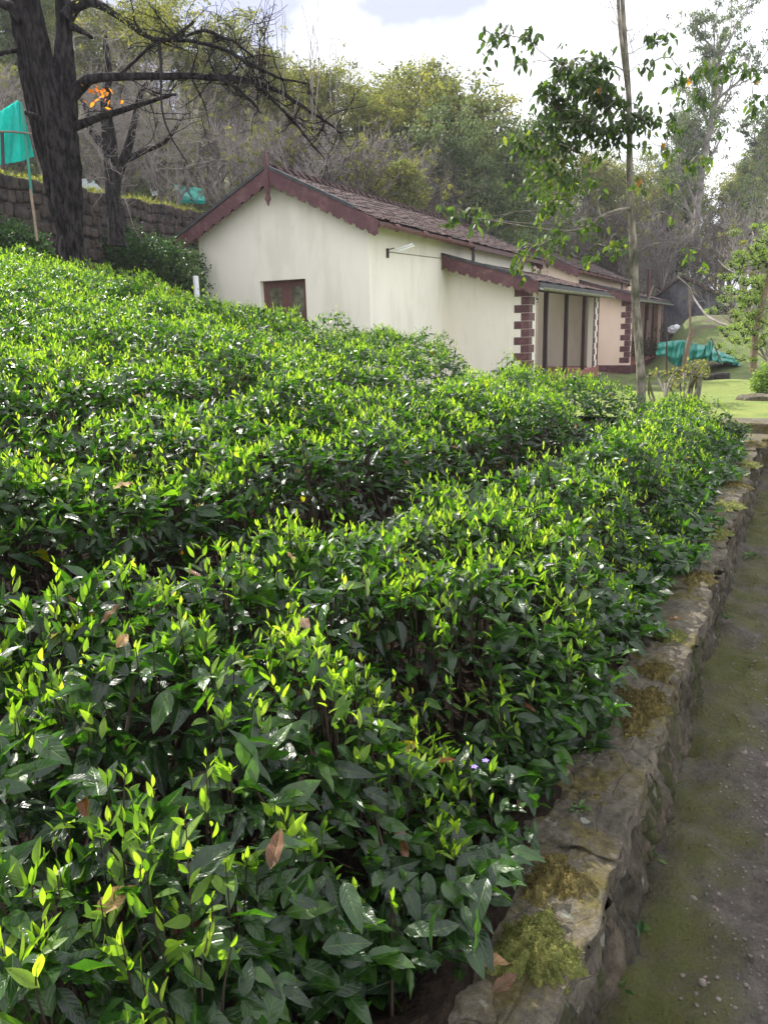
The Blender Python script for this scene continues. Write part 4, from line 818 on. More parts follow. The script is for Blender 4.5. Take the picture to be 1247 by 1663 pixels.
# undergrowth on the slope
def bushmass(name, pts, n, sz, sig, m_, seed, kind=None, label=None, cat_='bush', group=None, tint=.9, trunk=True, nu=2, nv=2):
    pts = np.array(pts, float); r = np.random.RandomState(seed); base = np.array([pts[:, 0].mean(), pts[:, 1].mean(), pts[:, 2].min()])
    q = r.randint(0, len(pts), n); d = nrm(r.normal(0, 1, (n, 3))); rad = r.uniform(.55, 1.05, n)**.5; k = Noise(.8, seed+1)
    P = pts[q, :3]+d*rad[:, None]*pts[q, 3:6]*(1+.16*k(d[:, 0]*2+q, d[:, 2]*2))[:, None]
    A = nrm(d*.6+r.normal(0, .8, (n, 3))); V, Q, a = leaves(P-base, A, r.normal(0, .6, (n, 3))+[0, 0, 1], sz*r.uniform(.6, 1.2, n), sz*r.uniform(.38, .6, n), nu, nv, .3, .15, np.clip(r.rand(n)*.8+.12*k(P[:, 0]*3, P[:, 2]*3), 0, tint))
    e = empty(name, base, label, cat_, group); npmesh('foliage', V, Q, m_, e, a)
    st_ = []
    for p in pts:
        for _ in range(5):
            b = p[:3]-base+[r.normal(0, .1*p[3]), r.normal(0, .1*p[4]), -p[5]*1.1]; t_p = p[:3]-base+r.normal(0, .5, 3)*p[3:6]; st_.append((np.array([b, (b+t_p)/2+r.normal(0, .05, 3), t_p]), np.array([.02, .014, .006]), 4))
    V, Q = tubes(st_); npmesh('stems', V, Q, M['twig'], e)
    return e
def gp(px, y, rx, ry, rz, dz=0): x = at(px, y); return (x, y, zground(x, y)+rz*.8+dz, rx, ry, rz)
under = []
for i in range(150):
    px = random.uniform(-60, 1280); y = random.uniform(36, 58); x = at(px, y); v_ = (x-KX)*VD[0]+(y-KY)*VD[1]
    if v_ < 8 and px < 900: continue
    if px > 860 and y < 54: continue
    under.append((x, y, zground(x, y)+.4, 1.3, 1.3, 1.1))
e = bushmass('undergrowth', under, 60000, .20, 0, M['bgreen'], 5); o_ = e.children
tag(e, 'dark mixed undergrowth covering the wooded slope between the trunks', 'undergrowth', kind='stuff')
# yellowish small tree behind the near ridge
P_ = [gp(655, 36, 1.1, 1.1, 1.3, 1.6), gp(672, 36, .9, .9, 1.0, 2.6), gp(640, 36, .8, .8, .9, 2.3), gp(665, 36, .6, .6, .7, 3.4)]
x_ = at(655, 36); 
zt = ztop(655, 262, 36)
P_ = [(x_, 36, zt-1.6, 1.0, .9, 1.4), (x_+.6, 36.2, zt-1.2, .7, .7, .9), (x_-.5, 35.8, zt-1.0, .7, .7, .8), (x_+.1, 36, zt-.5, .55, .5, .55), (x_, 36, zt-3.2, .8, .8, 1.2)]
bushmass('small_tree', P_, 5200, .16, 0, M['ygreen'], 9, label='small yellow-tipped leafy tree peeking above the near cottage ridge', cat_='tree', tint=1)
# hedges on the upper left
for i, (pts, lb, m_) in enumerate((([(150+q*17, 22.6, 1.1) for q in range(11)], 'dark green hedge between the big trunk and the cottage gable', 'hedge'), ([(-30+q*22, 16.5, .8) for q in range(6)], 'dull green hedge left of the big trunk below the stone retaining wall', 'hedge'))):
    P_ = []
    for px, y, r_ in pts:
        zt = ztop(px, (np.interp(px, [150, 200, 250, 290, 330], [382, 372, 378, 392, 405]) if i == 0 else np.interp(px, [0, 90], [352, 385]))+random.uniform(-6, 6), y); P_.append((at(px, y), y+random.uniform(-.2, .2), zt-r_*.85, .55, .7, r_*.85)); P_.append((at(px, y), y, zt-r_*1.9, .55, .7, r_))
    bushmass('hedge', P_, 34000, .11, 0, M[m_], 20+i, label=lb, cat_='hedge', group='hedges below the retaining wall')
# stone retaining wall, upper left
def pl(px, y, py): p = aty(px, py, y); return p
rwA, rwB = pl(-60, 16.6, 268), pl(345, 31, 349)
mb = MB(); dvec = rwB-rwA; ln_ = np.linalg.norm(dvec[:2]); ux, uy = dvec[0]/ln_, dvec[1]/ln_; nx, ny = uy, -ux; H_ = 2.4
ts = lambda f: rwA+dvec*f
rwe = empty('retaining_wall', (rwA[0], rwA[1], rwA[2]-H_), 'tall dark rubble stone retaining wall across the upper left', 'wall')
b0 = np.array([rwA[0], rwA[1], rwA[2]-H_])
mb.add([tuple(ts(f)-b0+np.array([nx*o, ny*o, dz])) for f in (0, 1) for o in (-.05, -.5) for dz in (-H_, -.04)], [(0, 1, 5, 4), (2, 6, 7, 3), (1, 3, 7, 5), (0, 4, 6, 2), (0, 2, 3, 1), (4, 5, 7, 6)]); mb.build('mortar_core', M['mortar'], rwe)
Vs, Qs, n_ = [], [], 0; rows = 8; rh = H_/rows
base_r = [rock(1, 1, 1, 900+q, 8, 1.6, 7, .8) for q in range(8)]
for r_ in range(rows):
    d = random.uniform(-.3, 0)
    while d < ln_:
        w_ = random.uniform(.18, .55); P, Q = base_r[random.randrange(8)]; P = P*np.array([w_*.94, .22, rh*random.uniform(.75, 1.0)]); f = (d+w_/2)/ln_; c0 = ts(min(f, 1))-b0
        V = np.stack([P[:, 0]*ux+P[:, 1]*nx*.8+c0[0]-nx*.05, P[:, 0]*uy+P[:, 1]*ny*.8+c0[1]-ny*.05, P[:, 2]+c0[2]-rh*(r_+.5)+P[:, 0]*dvec[2]/ln_+random.uniform(-.06, .06)], 1); Vs.append(V); Qs.append(Q+n_); n_ += len(V); d += w_
npmesh('stone_facing', np.concatenate(Vs), np.concatenate(Qs), M['ashlar'], rwe)
# terrace behind the wall top with grass fringe
tp_ = []
for f in np.linspace(0, 1, 60):
    c = ts(f); tp_ += [(c[0]-nx*.1, c[1]-ny*.1, c[2]-.03), (c[0]-nx*9, c[1]-ny*9, c[2]+.8)]
tag(npmesh('terrace', np.array(tp_), np.array([(2*i, 2*i+1, 2*i+3, 2*i+2) for i in range(59)]), M['ground']), kind='structure')
n = 5000; f = R.rand(n); c = rwA+dvec*f[:, None]; o_ = np.abs(R.normal(0, .35, n))+.05; P = np.stack([c[:, 0]-nx*o_, c[:, 1]-ny*o_, c[:, 2]-.02+o_*.08], 1)
V, Q, a = leaves(P, rdir(n, 1.0, .4), rdir(n, .5, .5), R.uniform(.04, .16, n)*(1+.6*nA(f*30, 0)), np.full(n, .03), 2, 2, .2, .3, R.rand(n)); tag(npmesh('grass', V, Q, M['ygreen'], None, a), 'bright grass fringe along the top of the retaining wall', 'grass', kind='stuff')
# ------------------------------------------------------------------ big dark tree, upper left
def pw(px, py, y): return aty(px, py, y)
def smoothpath(pts, m=6):
    P = np.array(pts, float); n = len(P); out = []
    for i in range(n-1):
        p0, p1, p2, p3 = P[max(i-1, 0)], P[i], P[i+1], P[min(i+2, n-1)]
        for t0 in np.arange(m)/m: out.append(.5*((2*p1)+(-p0+p2)*t0+(2*p0-5*p1+4*p2-p3)*t0**2+(-p0+3*p1-3*p2+p3)*t0**3))
    return np.array(out+[P[-1]])
def limb(pts, m=6):                                            # (px, py, distance, width in px) -> world path and radii
    Q = np.array([[*pw(a, b, c), w/2/F*c*1.03] for a, b, c, w in pts]); Q = smoothpath(Q, m); return Q[:, :3], np.maximum(Q[:, 3], .004)
def barky(P, r, k, amp, seed):                                # fluted, ridged tube
    V, Q = tubearr(P, r, k); n = len(P); a = np.tile(np.arange(k)*2*np.pi/k, n); h = np.repeat(np.concatenate([[0], np.cumsum(np.linalg.norm(np.diff(P, axis=0), axis=1))]), k)
    c = np.repeat(P, k, 0); d = nrm(V-c); na, nb = Noise(.5, seed), Noise(.16, seed+1); rr = np.repeat(r, k)
    g = amp*rr*(.5*np.sin(a*4+h*.5+seed)+.6*na(a*.55, h*.35)+.35*nb(a*.5, h*.22)-(.55*np.abs(np.sin(a*9+1.2*na(a*.6, h*.6)+h*.6))**.6 if k > 60 else 0)); return V+d*g[:, None], Q
TY = 11.5
def twigs_from(P, r, n, L, seed, up=.2, lv=2):
    rs = np.random.RandomState(seed); out = []
    for _ in range(n):
        i = rs.randint(1, len(P)-1); d = nrm(rs.normal(0, 1, 3)+[0, 0, up]); q = P[i]; l = L*rs.uniform(.4, 1.2); pts = [q]
        for s_ in range(5): d = nrm(d+rs.normal(0, .28, 3)+[0, 0, .05]); pts.append(pts[-1]+d*l/5)
        pts = np.array(pts); r0 = min(r[i]*.6, .012); out.append((pts, np.linspace(r0, .003, 6), 4))
        if lv > 0: out += twigs_from(pts, np.linspace(r0, .003, 6), 4, l*.5, seed+_+7, up, lv-1)
    return out
bt_base = pw(117, 470, TY)
big = empty('big_tree', (bt_base[0], bt_base[1], zground(bt_base[0], bt_base[1])), 'massive dark fissured old tree with fused stems, rising from the uppermost tea hedge', 'tree')
bb = np.array(big.location)
stems_ = [[(118, 500, TY, 56), (117, 455, TY, 50), (114, 380, TY, 44), (111, 300, TY, 45), (106, 240, TY, 48), (105, 170, TY, 40), (105, 110, TY+.05, 34), (104, 40, TY+.1, 27), (99, -60, TY+.1, 24), (92, -200, TY, 18)],
          [(106, 330, TY, 36), (99, 250, TY-.05, 40), (87, 180, TY-.05, 40), (70, 100, TY-.05, 38), (52, 20, TY-.1, 36), (36, -60, TY-.1, 38), (20, -200, TY, 30)],
          [(98, 360, TY+.15, 26), (84, 270, TY+.2, 34), (66, 190, TY+.2, 34), (50, 110, TY+.2, 32), (36, 40, TY+.2, 30), (20, -40, TY+.3, 26), (0, -160, TY+.4, 20)]]
Vs, Qs, n_ = [], [], 0
for q, st_ in enumerate(stems_):
    P, r = limb(st_, 22); r = r*.82; V, Q = barky(P, r, 84, .16, 500+q*9); Vs.append(V-bb); Qs.append(Q+n_); n_ += len(V)
npmesh('trunk', np.concatenate(Vs), np.concatenate(Qs), M['bark'], big)
brs = [[(112, 158, TY, 24), (132, 140, TY, 18), (150, 127, TY-.1, 14), (200, 122, TY-.2, 11), (280, 120, TY-.3, 9.5), (340, 121, TY-.4, 8.5), (400, 128, TY-.4, 7), (450, 146, TY-.4, 6), (500, 178, TY-.4, 4.5), (545, 205, TY-.4, 2.5)],
       [(112, 208, TY, 15), (135, 200, TY, 11), (160, 190, TY, 9.5), (210, 175, TY+.1, 7.5), (250, 164, TY+.2, 6), (287, 153, TY+.3, 3.5)],
       [(108, 30, TY, 20), (122, 12, TY, 15), (145, 4, TY-.2, 12), (168, 10, TY-.3, 11), (200, 32, TY-.4, 8), (235, 58, TY-.5, 7), (262, 66, TY-.5, 6), (310, 68, TY-.5, 5), (360, 84, TY-.5, 5), (400, 108, TY-.5, 4.5), (450, 135, TY-.5, 3.5), (505, 150, TY-.5, 2)],
       [(40, 30, TY, 20), (20, 12, TY, 14), (0, 2, TY, 12), (-40, -20, TY, 9)], [(66, 195, TY-.15, 12), (55, 187, TY-.2, 8), (40, 180, TY-.25, 6)], [(30, 82, TY+.1, 7), (10, 86, TY+.1, 6), (-20, 98, TY+.1, 5)],
       [(115, 42, TY, 12), (132, 52, TY, 8), (150, 66, TY-.1, 5)], [(258, 62, TY-.5, 5), (262, 110, TY-.5, 4), (264, 170, TY-.5, 3), (276, 215, TY-.5, 2.6), (309, 272, TY-.5, 1.6)], [(196, 120, TY-.2, 4), (225, 95, TY-.3, 4), (252, 72, TY-.5, 4), (285, 62, TY-.5, 4), (320, 40, TY-.5, 3)],
       [(340, 121, TY-.4, 6), (380, 140, TY-.4, 4.5), (410, 165, TY-.3, 4), (425, 175, TY-.3, 2)], [(400, 128, TY-.4, 5), (440, 160, TY-.3, 4), (490, 215, TY-.2, 3), (525, 262, TY-.1, 2)], [(300, 60, TY-.5, 4), (330, 50, TY-.5, 4), (362, 60, TY-.6, 4), (390, 72, TY-.6, 3), (420, 96, TY-.6, 2)]]
allb = []
for q, st_ in enumerate(brs):
    P, r = limb(st_, 7); wob = np.cumsum(np.random.RandomState(q).normal(0, .006, P.shape), 0); P = P+wob*np.linspace(0, 1, len(P))[:, None]; V, Q = barky(P-bb, r, 12, .12, 600+q); npmesh('branch', V, Q, M['bark'], big); allb.append((P, r))
tl = []
for q, (P, r) in enumerate(allb):
    if q in (3, 4, 5, 6): continue
    h_ = len(P)//3 if q in (0, 2) else 1; tl += twigs_from(P[h_:]-bb, r[h_:], (20, 4, 18, 0, 0, 0, 0, 5, 5, 6, 8, 6)[q], .95, 800+q*50)
tl2 = []
rs_ = np.random.RandomState(77)
for q in range(20):
    a_ = rs_.uniform(375, 560); P, r = limb([(a_, np.interp(a_, [375, 560], [120, 215])+rs_.uniform(-10, 15), TY-.4, 2.6), (a_+rs_.uniform(-4, 8), 90+rs_.uniform(-20, 30), TY-.4, 2), (a_+rs_.uniform(-8, 16), rs_.uniform(-10, 70), TY-.5, 1.1)], 5); tl2.append((P-bb+np.cumsum(rs_.normal(0, .012, P.shape), 0), r*.5, 4))
V, Q = tubes(tl2); npmesh('upright_shoots', V, Q, M['greybark'], big)
V, Q = tubes(tl); npmesh('twigs', V, Q, M['bark'], big)
c0 = pw(235, 35, TY-.4)-bb; n = 1500; V, Q, a = leaves(c0+R.normal(0, 1, (n, 3))*[.22, .2, .16]+R.normal(0, .02, (n, 3)), rdir(n, -.6, .4), rdir(n, .5, .5), np.full(n, .05), np.full(n, .016), 2, 2, .2, .2, R.rand(n)); npmesh('fern_tuft', V, Q, M['ygreen'], big, a)
c0 = pw(163, 152, TY-.1)-bb; n = 26; V, Q, a = leaves(c0+R.normal(0, 1, (n, 3))*[.10, .08, .07], rdir(n, -.3, .5), rdir(n, .9, .5), R.uniform(.06, .1, n), R.uniform(.04, .06, n), 4, 2, .2, .2, R.rand(n)*.7); npmesh('orange_leaves', V, Q, M['orange'], big, a)
# second dark tree by the retaining wall
t2 = pw(190, 392, 19.5); tr2 = empty('tree', t2, 'smaller dark-trunked tree standing in front of the stone retaining wall', 'tree'); b2 = np.array(t2)
Vs, Qs, n_ = [], [], 0
for q, st_ in enumerate(([(192, 400, 19.5, 26), (189, 360, 19.5, 22), (184, 310, 19.5, 22), (180, 270, 19.5, 22), (178, 220, 19.5, 20), (172, 170, 19.4, 14), (176, 110, 19.4, 10), (170, 50, 19.3, 6)], [(186, 300, 19.5, 16), (205, 250, 19.5, 12), (218, 200, 19.4, 9), (230, 150, 19.3, 7), (262, 110, 19.2, 4)], [(184, 250, 19.5, 13), (150, 215, 19.6, 9), (140, 175, 19.7, 6), (120, 140, 19.8, 4)], [(200, 262, 19.5, 9), (235, 245, 19.4, 7), (270, 228, 19.3, 6), (300, 185, 19.2, 3.5)])):
    P, r = limb(st_, 8); V, Q = barky(P-b2, r, 18, .14, 640+q); Vs.append(V); Qs.append(Q+n_); n_ += len(V); 
    if q == 0: tl = []
    tl += twigs_from(P[len(P)//3:]-b2, r[len(P)//3:], 34, 1.7, 660+q*40, .5)
npmesh('trunk', np.concatenate(Vs), np.concatenate(Qs), M['bark'], tr2); V, Q = tubes(tl); npmesh('twigs', V, Q, M['greybark'], tr2)
# ------------------------------------------------------------------ slim sapling on the right
SY = 8.5
sb_ = pw(1040, 640, SY); sap = empty('sapling', (sb_[0], sb_[1], zground(sb_[0], sb_[1])), 'slim pale-trunked sapling with drooping dark leaves at the far end of the tea', 'tree'); sb0 = np.array(sap.location)
P, r = limb([(1043, 700, SY, 13), (1040, 640, SY, 12), (1037, 560, SY, 10.5), (1030, 470, SY, 10), (1027, 380, SY, 9), (1022, 300, SY, 8), (1022, 200, SY, 7), (1018, 120, SY, 6.2), (1014, 60, SY, 6.5), (1010, 0, SY, 5.5), (1004, -80, SY, 4)], 12)
V, Q = barky(P-sb0, r, 20, .22, 710); npmesh('trunk', V, Q, M['palebark'], sap); trunkP = P
P2, r2_ = limb([(1021, 160, SY, 6), (1012, 95, SY-.05, 5.5), (1005, 30, SY-.05, 5), (1001, -50, SY-.05, 3.5)], 8); V, Q = barky(P2-sb0, r2_, 12, .1, 711); npmesh('branch', V, Q, M['palebark'], sap)
clu = [(800, 72, 16, 14, 9), (822, 62, 24, 18, 12), (855, 62, 16, 14, 10), (845, 105, 9, 16, 5), (900, 100, 14, 10, 8), (930, 112, 34, 18, 34), (965, 108, 30, 20, 36), (895, 145, 24, 22, 30), (945, 150, 40, 26, 80), (905, 180, 26, 22, 50), (985, 165, 26, 28, 46), (950, 195, 36, 18, 50), (920, 215, 26, 20, 34), (878, 218, 20, 18, 20), (1048, 188, 26, 24, 34), (1012, 212, 22, 20, 16), (985, 215, 18, 14, 16),
       (850, 228, 22, 14, 14), (885, 250, 30, 20, 36), (930, 245, 24, 18, 24), (905, 285, 32, 20, 30), (868, 300, 22, 16, 15), (915, 318, 30, 18, 22), (888, 338, 22, 18, 16), (955, 285, 22, 16, 9), (938, 365, 26, 16, 12), (740, 345, 20, 12, 13), (775, 338, 13, 10, 6), (795, 352, 12, 10, 5), (868, 402, 26, 13, 12), (838, 430, 13, 11, 7), (900, 382, 26, 16, 13), (950, 420, 13, 8, 5), (985, 400, 22, 14, 9), (1002, 388, 10, 12, 6),
       (1065, 58, 18, 10, 6), (1100, 62, 14, 10, 4), (1118, 132, 22, 16, 13), (1150, 118, 26, 16, 12), (1182, 108, 18, 16, 10), (1215, 112, 14, 13, 6), (1132, 160, 22, 16, 9), (1100, 198, 22, 16, 9), (1085, 235, 10, 14, 5), (1140, 262, 20, 12, 7), (1115, 270, 10, 10, 4), (1080, 302, 9, 12, 4), (1228, 168, 14, 12, 7), (1165, 212, 10, 10, 2), (1045, 300, 12, 14, 4), (1120, 402, 14, 10, 3), (1135, 430, 10, 8, 3), (1043, 240, 14, 16, 5), (1092, 345, 10, 10, 2), (1060, 100, 12, 12, 4)]
lp, la, ln__, lt_, lw = [], [], [], [], []; tw = []
rs = np.random.RandomState(12)
nodes = [(1022+ (1040-1022)*max(0, (yy-300)/340), yy, trunkP[int(np.argmin(np.abs(trunkP[:, 2]-pw(1022, yy, SY)[2])))], 'trunk') for yy in range(60, 460, 22)]
for (cx, cy, rx, ry, n) in sorted(clu, key=lambda c_: abs(c_[0]-1024)):
    dy = rs.uniform(-.45, .45)*min(1, abs(cx-1022)/60+.25); n = int(n*3.3); c = pw(cx, cy, SY+dy)
    nd_ = min(nodes, key=lambda q: math.hypot(q[0]-cx, (q[1]-cy-(16 if q[3] == 'trunk' else 0))*1.3)*(1 if q[3] != 'trunk' else .85)); a0 = nd_[2]; nodes.append((cx, cy, c, 'c'))
    mid = (a0+c)/2+[rs.normal(0, .03), rs.normal(0, .03), rs.uniform(-.02, .12)]; path = smoothpath([a0, mid, c], 5)+np.cumsum(rs.normal(0, .008, (11, 3)), 0); path[0] = a0; r0 = .003+.0022*math.sqrt(n/15); tw.append((path-sb0, np.linspace(r0, .002, 11), 5))
    for k_ in range(max(2, n//4)):
        e_ = c+rs.normal(0, 1, 3)*np.array([rx, .5*rx+6, ry])/F*SY*.7; s0_ = path[rs.randint(6, 11)]; sub = smoothpath([s0_, (s0_+e_)/2+rs.normal(0, .02, 3), e_, e_+rs.normal(0, .02, 3)-[0, 0, .03]], 3); tw.append((sub-sb0, np.linspace(.0028, .0012, len(sub)), 3))
        for _ in range(max(1, int(round(n/max(2, n//4))))):
            q = sub[rs.randint(3, len(sub))]+rs.normal(0, .022, 3); lp.append(q); d = nrm(np.array([rs.normal(0, .6), rs.normal(0, .6), -rs.uniform(.3, 1.4)])); la.append(d); ln__.append(rs.uniform(.06, .108)); lw.append(rs.uniform(.42, .58))
            tt = rs.beta(1.5, 2.5)*.8+(.30 if cy > 225 else 0)+(.15 if cx > 1060 else 0); tt = min(tt, .93); tt = .985 if rs.rand() < .001+.006*(cx > 1060) else tt; lt_.append(tt)  # upper clusters stay darker: silhouette against the sky put into leaf tint
lp, la, ln__, lw = np.array(lp), np.array(la), np.array(ln__), np.array(lw); n = len(lp)
V, Q, a = leaves(lp-sb0, la, rs.normal(0, 1, (n, 3))+[0, -.3, .4], ln__, ln__*lw, 6, 4, rs.uniform(.1, .5, n), rs.uniform(.05, .4, n), lt_, twist=rs.normal(0, .4, n)); npmesh('leaves', V, Q, M['sapleaf'], sap, a)
V, Q = tubes(tw); npmesh('twigs', V, Q, M['palebark'], sap)
tl = twigs_from(trunkP[len(trunkP)*3//4:]-sb0, np.full(len(trunkP), .006), 6, .7, 99, .9, 1); V, Q = tubes(tl); npmesh('bare_twigs', V, Q, M['greybark'], sap)
P3, r3 = limb([(1024, 338, SY, 5), (1000, 342, SY-.1, 4.5), (975, 352, SY-.2, 4), (955, 368, SY-.2, 3.5), (925, 375, SY-.3, 3), (880, 372, SY-.35, 2.2), (820, 362, SY-.4, 1.8), (760, 352, SY-.4, 1.4)], 6); V, Q = tubearr(P3-sb0, r3, 7); npmesh('branch', V, Q, M['palebark'], sap)
P3, r3 = limb([(975, 352, SY-.2, 3.5), (970, 335, SY-.2, 3), (968, 318, SY-.25, 2)], 5); V, Q = tubearr(P3-sb0, r3, 6); npmesh('branch', V, Q, M['palebark'], sap)
# ------------------------------------------------------------------ pruned shrub beyond the tea
SH = 10.6; e0 = pw(1095, 660, SH); shb = empty('pruned_shrub', (e0[0], e0[1], zground(e0[0], e0[1])), 'hard-pruned stubby shrub with sparse yellow-green tufts, between tea and lawn', 'shrub'); eb = np.array(shb.location); st_, lf_ = [], []
for q in range(20):
    px0 = rs.uniform(1062, 1128); px1 = px0+(px0-1095)*.5+rs.normal(0, 7); py1 = rs.uniform(604, 630); P, r = limb([(px0, 668, SH, 5), ((px0+px1)/2+rs.normal(0, 3), 640, SH+rs.uniform(-.3, .3), 4.4), (px1, py1, SH+rs.uniform(-.4, .4), 4.2)], 4); st_.append((P-eb, r*.85, 7))
    for _ in range(2):
        e2 = P[-1]+rs.normal(0, .06, 3)+[0, 0, .07]; st_.append((np.array([P[-2], (P[-1]+e2)/2, e2])-eb, np.array([.012, .009, .008]), 5)); lf_ += [e2-eb+rs.normal(0, .035, 3) for _ in range(11)]
V, Q = tubes(st_); npmesh('stems', V, Q, M['greywood'], shb); lf_ = np.array(lf_); n = len(lf_); V, Q, a = leaves(lf_, rdir(n, .5, .5), rdir(n, .9, .4), R.uniform(.03, .06, n), R.uniform(.02, .035, n), 3, 2, .3, .2, R.rand(n)); npmesh('leaves', V, Q, M['ygreen'], shb, a)
# ------------------------------------------------------------------ steps, stones, tarp, posts beyond
sx, sy = xy(9.7, -.6); stp = empty('stone_steps', (sx, sy, 0), 'low pale stone step at the far end of the path wall', 'steps', rz=math.pi/2-TH)
MB().box(-.25, .25, -2.2, 1.35, .0, .455).build('upper_step', M['stone'], stp, bevel=.02); MB().box(-.62, -.252, -2.2, 1.3, -.02, .34).build('lower_step', M['stone'], stp, bevel=.02)
def stone_at(px, py, y, sx_, sy_, sz_, seed, label, m='stone'):
    p = pw(px, py, y); P, Q = rock(sx_, sy_, sz_, seed, 9); o = npmesh('stone_block', P, Q, M[m]); o.location = (p[0], p[1], zground(p[0], p[1])+sz_*.3); return tag(o, label, 'stone', 'stones by the lawn')
stone_at(1228, 657, 10.8, .5, .3, .16, 31, 'flat pale stone on the lawn edge by the right shrub'); stone_at(1150, 601, 35, .6, .4, .32, 32, 'left dark block at the foot of the green mound', 'mortar'); stone_at(1171, 602, 35, .7, .45, .38, 33, 'right and wider dark block at the foot of the green mound', 'mortar')
# crumpled teal tarp on a line
TYY = 38.5; top = [(1066, 553), (1080, 552), (1095, 550), (1108, 549), (1120, 551), (1130, 556), (1140, 557), (1147, 559), (1153, 550), (1158, 556), (1168, 568), (1182, 573), (1194, 578), (1201, 584)]
bot = [(1066, 572), (1080, 575), (1093, 588), (1104, 590), (1116, 584), (1128, 578), (1140, 579), (1147, 580), (1154, 581), (1160, 582), (1168, 584), (1182, 586), (1194, 588), (1201, 588)]
n = 160; m_ = 26; f = np.linspace(0, 1, n)*(len(top)-1); tx = np.interp(f, range(len(top)), [p[0] for p in top]); tyy = np.interp(f, range(len(top)), [p[1]+3 for p in top]); bx = np.interp(f, range(len(bot)), [p[0] for p in bot]); by = np.interp(f, range(len(bot)), [p[1]+5 for p in bot])
V = []; org = pw(1130, 585, TYY); ph = np.cumsum(np.random.RandomState(4).uniform(.12, .5, n))
for side in (-1, 1):
    for i in range(n):
        for j in range(m_):
            g_ = j/(m_-1); dep = side*(.15+.7*math.sin(min(g_*1.15, 1)*math.pi*.5)*math.sin(math.pi*min(1, max(.08, i/(n-1))))**.4)+.16*math.sin(ph[i]+g_*2.2)*g_+.10*math.sin(ph[i]*1.9+1+g_*4)+.07*math.sin(g_*12+i*.11)
            p = pw(tx[i]*(1-g_)+bx[i]*g_+1.6*math.sin(ph[i]*.8+g_*5), tyy[i]*(1-g_)+by[i]*g_+1.0*math.sin(ph[i]*1.3)*g_, TYY+dep); V.append(p-org)
Q = []
for side in (0, 1):
    o_ = side*n*m_
    for i in range(n-1):
        for j in range(m_-1): a = o_+i*m_+j; Q.append((a, a+m_, a+m_+1, a+1) if side == 0 else (a+1, a+m_+1, a+m_, a))
for i in range(n-1): a = i*m_; b = n*m_+i*m_; Q.append((a, b, b+m_, a+m_)); Q.append((a+m_-1, a+2*m_-1, b+2*m_-1, b+m_-1))
o = npmesh('tarpaulin', np.array(V), np.array(Q), M['tarp']); o.location = org; tag(o, 'crumpled dark teal tarpaulin slung between stakes in front of the green mound', 'tarpaulin')
def pole(name, pts, m, label, cat_, group=None, k=10, parts=()):
    P, r = limb(pts, 4); base = P[0]; e_ = npmesh(name, *tubearr(P-base, r, k), M[m]); e_.location = base; return tag(e_, label, cat_, group)
pole('wooden_post', [(1108, 612, 34, 9), (1112, 585, 34, 8.5), (1117, 560, 34, 8), (1124, 535, 34, 7.5)], 'wood', 'thick slanting weathered post behind the teal tarpaulin', 'post')
pole('pole', [(1122, 560, 35.5, 3), (1120, 520, 35.5, 3), (1119, 466, 35.5, 3)], 'wood', 'tall thin tan pole rising above the slanting post', 'pole')
pole('dead_branch', [(1098, 448, 35, 2), (1118, 466, 35, 2.6), (1125, 482, 35, 2.6), (1145, 510, 34, 3.4), (1165, 523, 33, 3.6), (1190, 531, 32, 3.6), (1215, 536, 30, 4.5)], 'greybark', 'pale crooked dead branch reaching left across the dark shed', 'branch')
pole('stake', [(1173, 592, 32.4, 1.6), (1163, 570, 32.3, 2), (1154, 549, 32.2, 2)], 'greywood', 'short grey stake propping the peak of the tarpaulin', 'stake', 'tarpaulin stakes')
pole('stake', [(1082, 612, 33.6, 2.4), (1082, 560, 33.6, 2.4), (1082, 515, 33.6, 2.2)], 'post', 'dark upright stake by the corner of the farther cottage', 'stake', 'tarpaulin stakes')
pole('stake', [(1125, 610, 33.4, 2), (1125, 575, 33.4, 2)], 'post', 'small dark stake under the middle of the tarpaulin', 'stake', 'tarpaulin stakes')
pole('pole', [(1051, 520, 48, 5), (1053, 470, 48, 5), (1054, 437, 48, 4.5)], 'maroonwood', 'rust-brown pole standing behind the farther cottage roof end', 'pole')
pole('pole', [(1050, 492, 44, 3), (1055, 478, 44, 3), (1060, 464, 44, 3)], 'wood', 'short leaning pale stick above the farther verandah roof', 'pole')
pole('post', [(322, 500, 20.3, 8), (320, 474, 20.3, 8), (318, 448, 20.3, 8)], 'white', 'white post beside the left corner of the near cottage gable', 'post')
# ------------------------------------------------------------------ dark shed on the mound
BY = 56
def bw(px, py, y=BY): return pw(px, py, y)
p0 = bw(1110, 520); shed = empty('shed', p0, 'dark stained shed with low gable and brown roof on the green mound', 'shed', rz=-.385); q0 = np.array(p0)
el, ap, er, zb_ = bw(1056, 490), bw(1108, 451), bw(1160, 480), p0[2]-3.5
D_ = 9; mb = MB(); poly = [(el[0], zb_), (er[0], zb_), (er[0], er[2]), (ap[0], ap[2]), (el[0], el[2])]
mb.prism([(a-q0[0], b-q0[2]) for a, b in poly], lambda a, b: (a, 0, b), lambda a, b: (a, D_, b)); mb.build('wall', M['barn'], shed)
for nm, A_, B_ in (('roof', el, ap), ('roof', ap, er)):
    d = B_-A_; A2 = A_-d*.08 if nm and A_ is el else A_; B2 = B_ if B_ is ap else B_+d*.08; mb = MB()
    mb.add([(X_[0]-q0[0], yy, X_[2]-q0[2]+dz) for X_ in (A2, B2) for yy in (-.5, D_+.5) for dz in (.03, .2)], [(0, 1, 3, 2), (4, 6, 7, 5), (0, 4, 5, 1), (2, 3, 7, 6), (1, 5, 7, 3), (0, 2, 6, 4)]); mb.build(nm, M['tile'], shed)
x0, x1 = er[0]-q0[0], bw(1216, 500)[0]-q0[0]; zt_ = bw(1190, 494)[2]-q0[2]
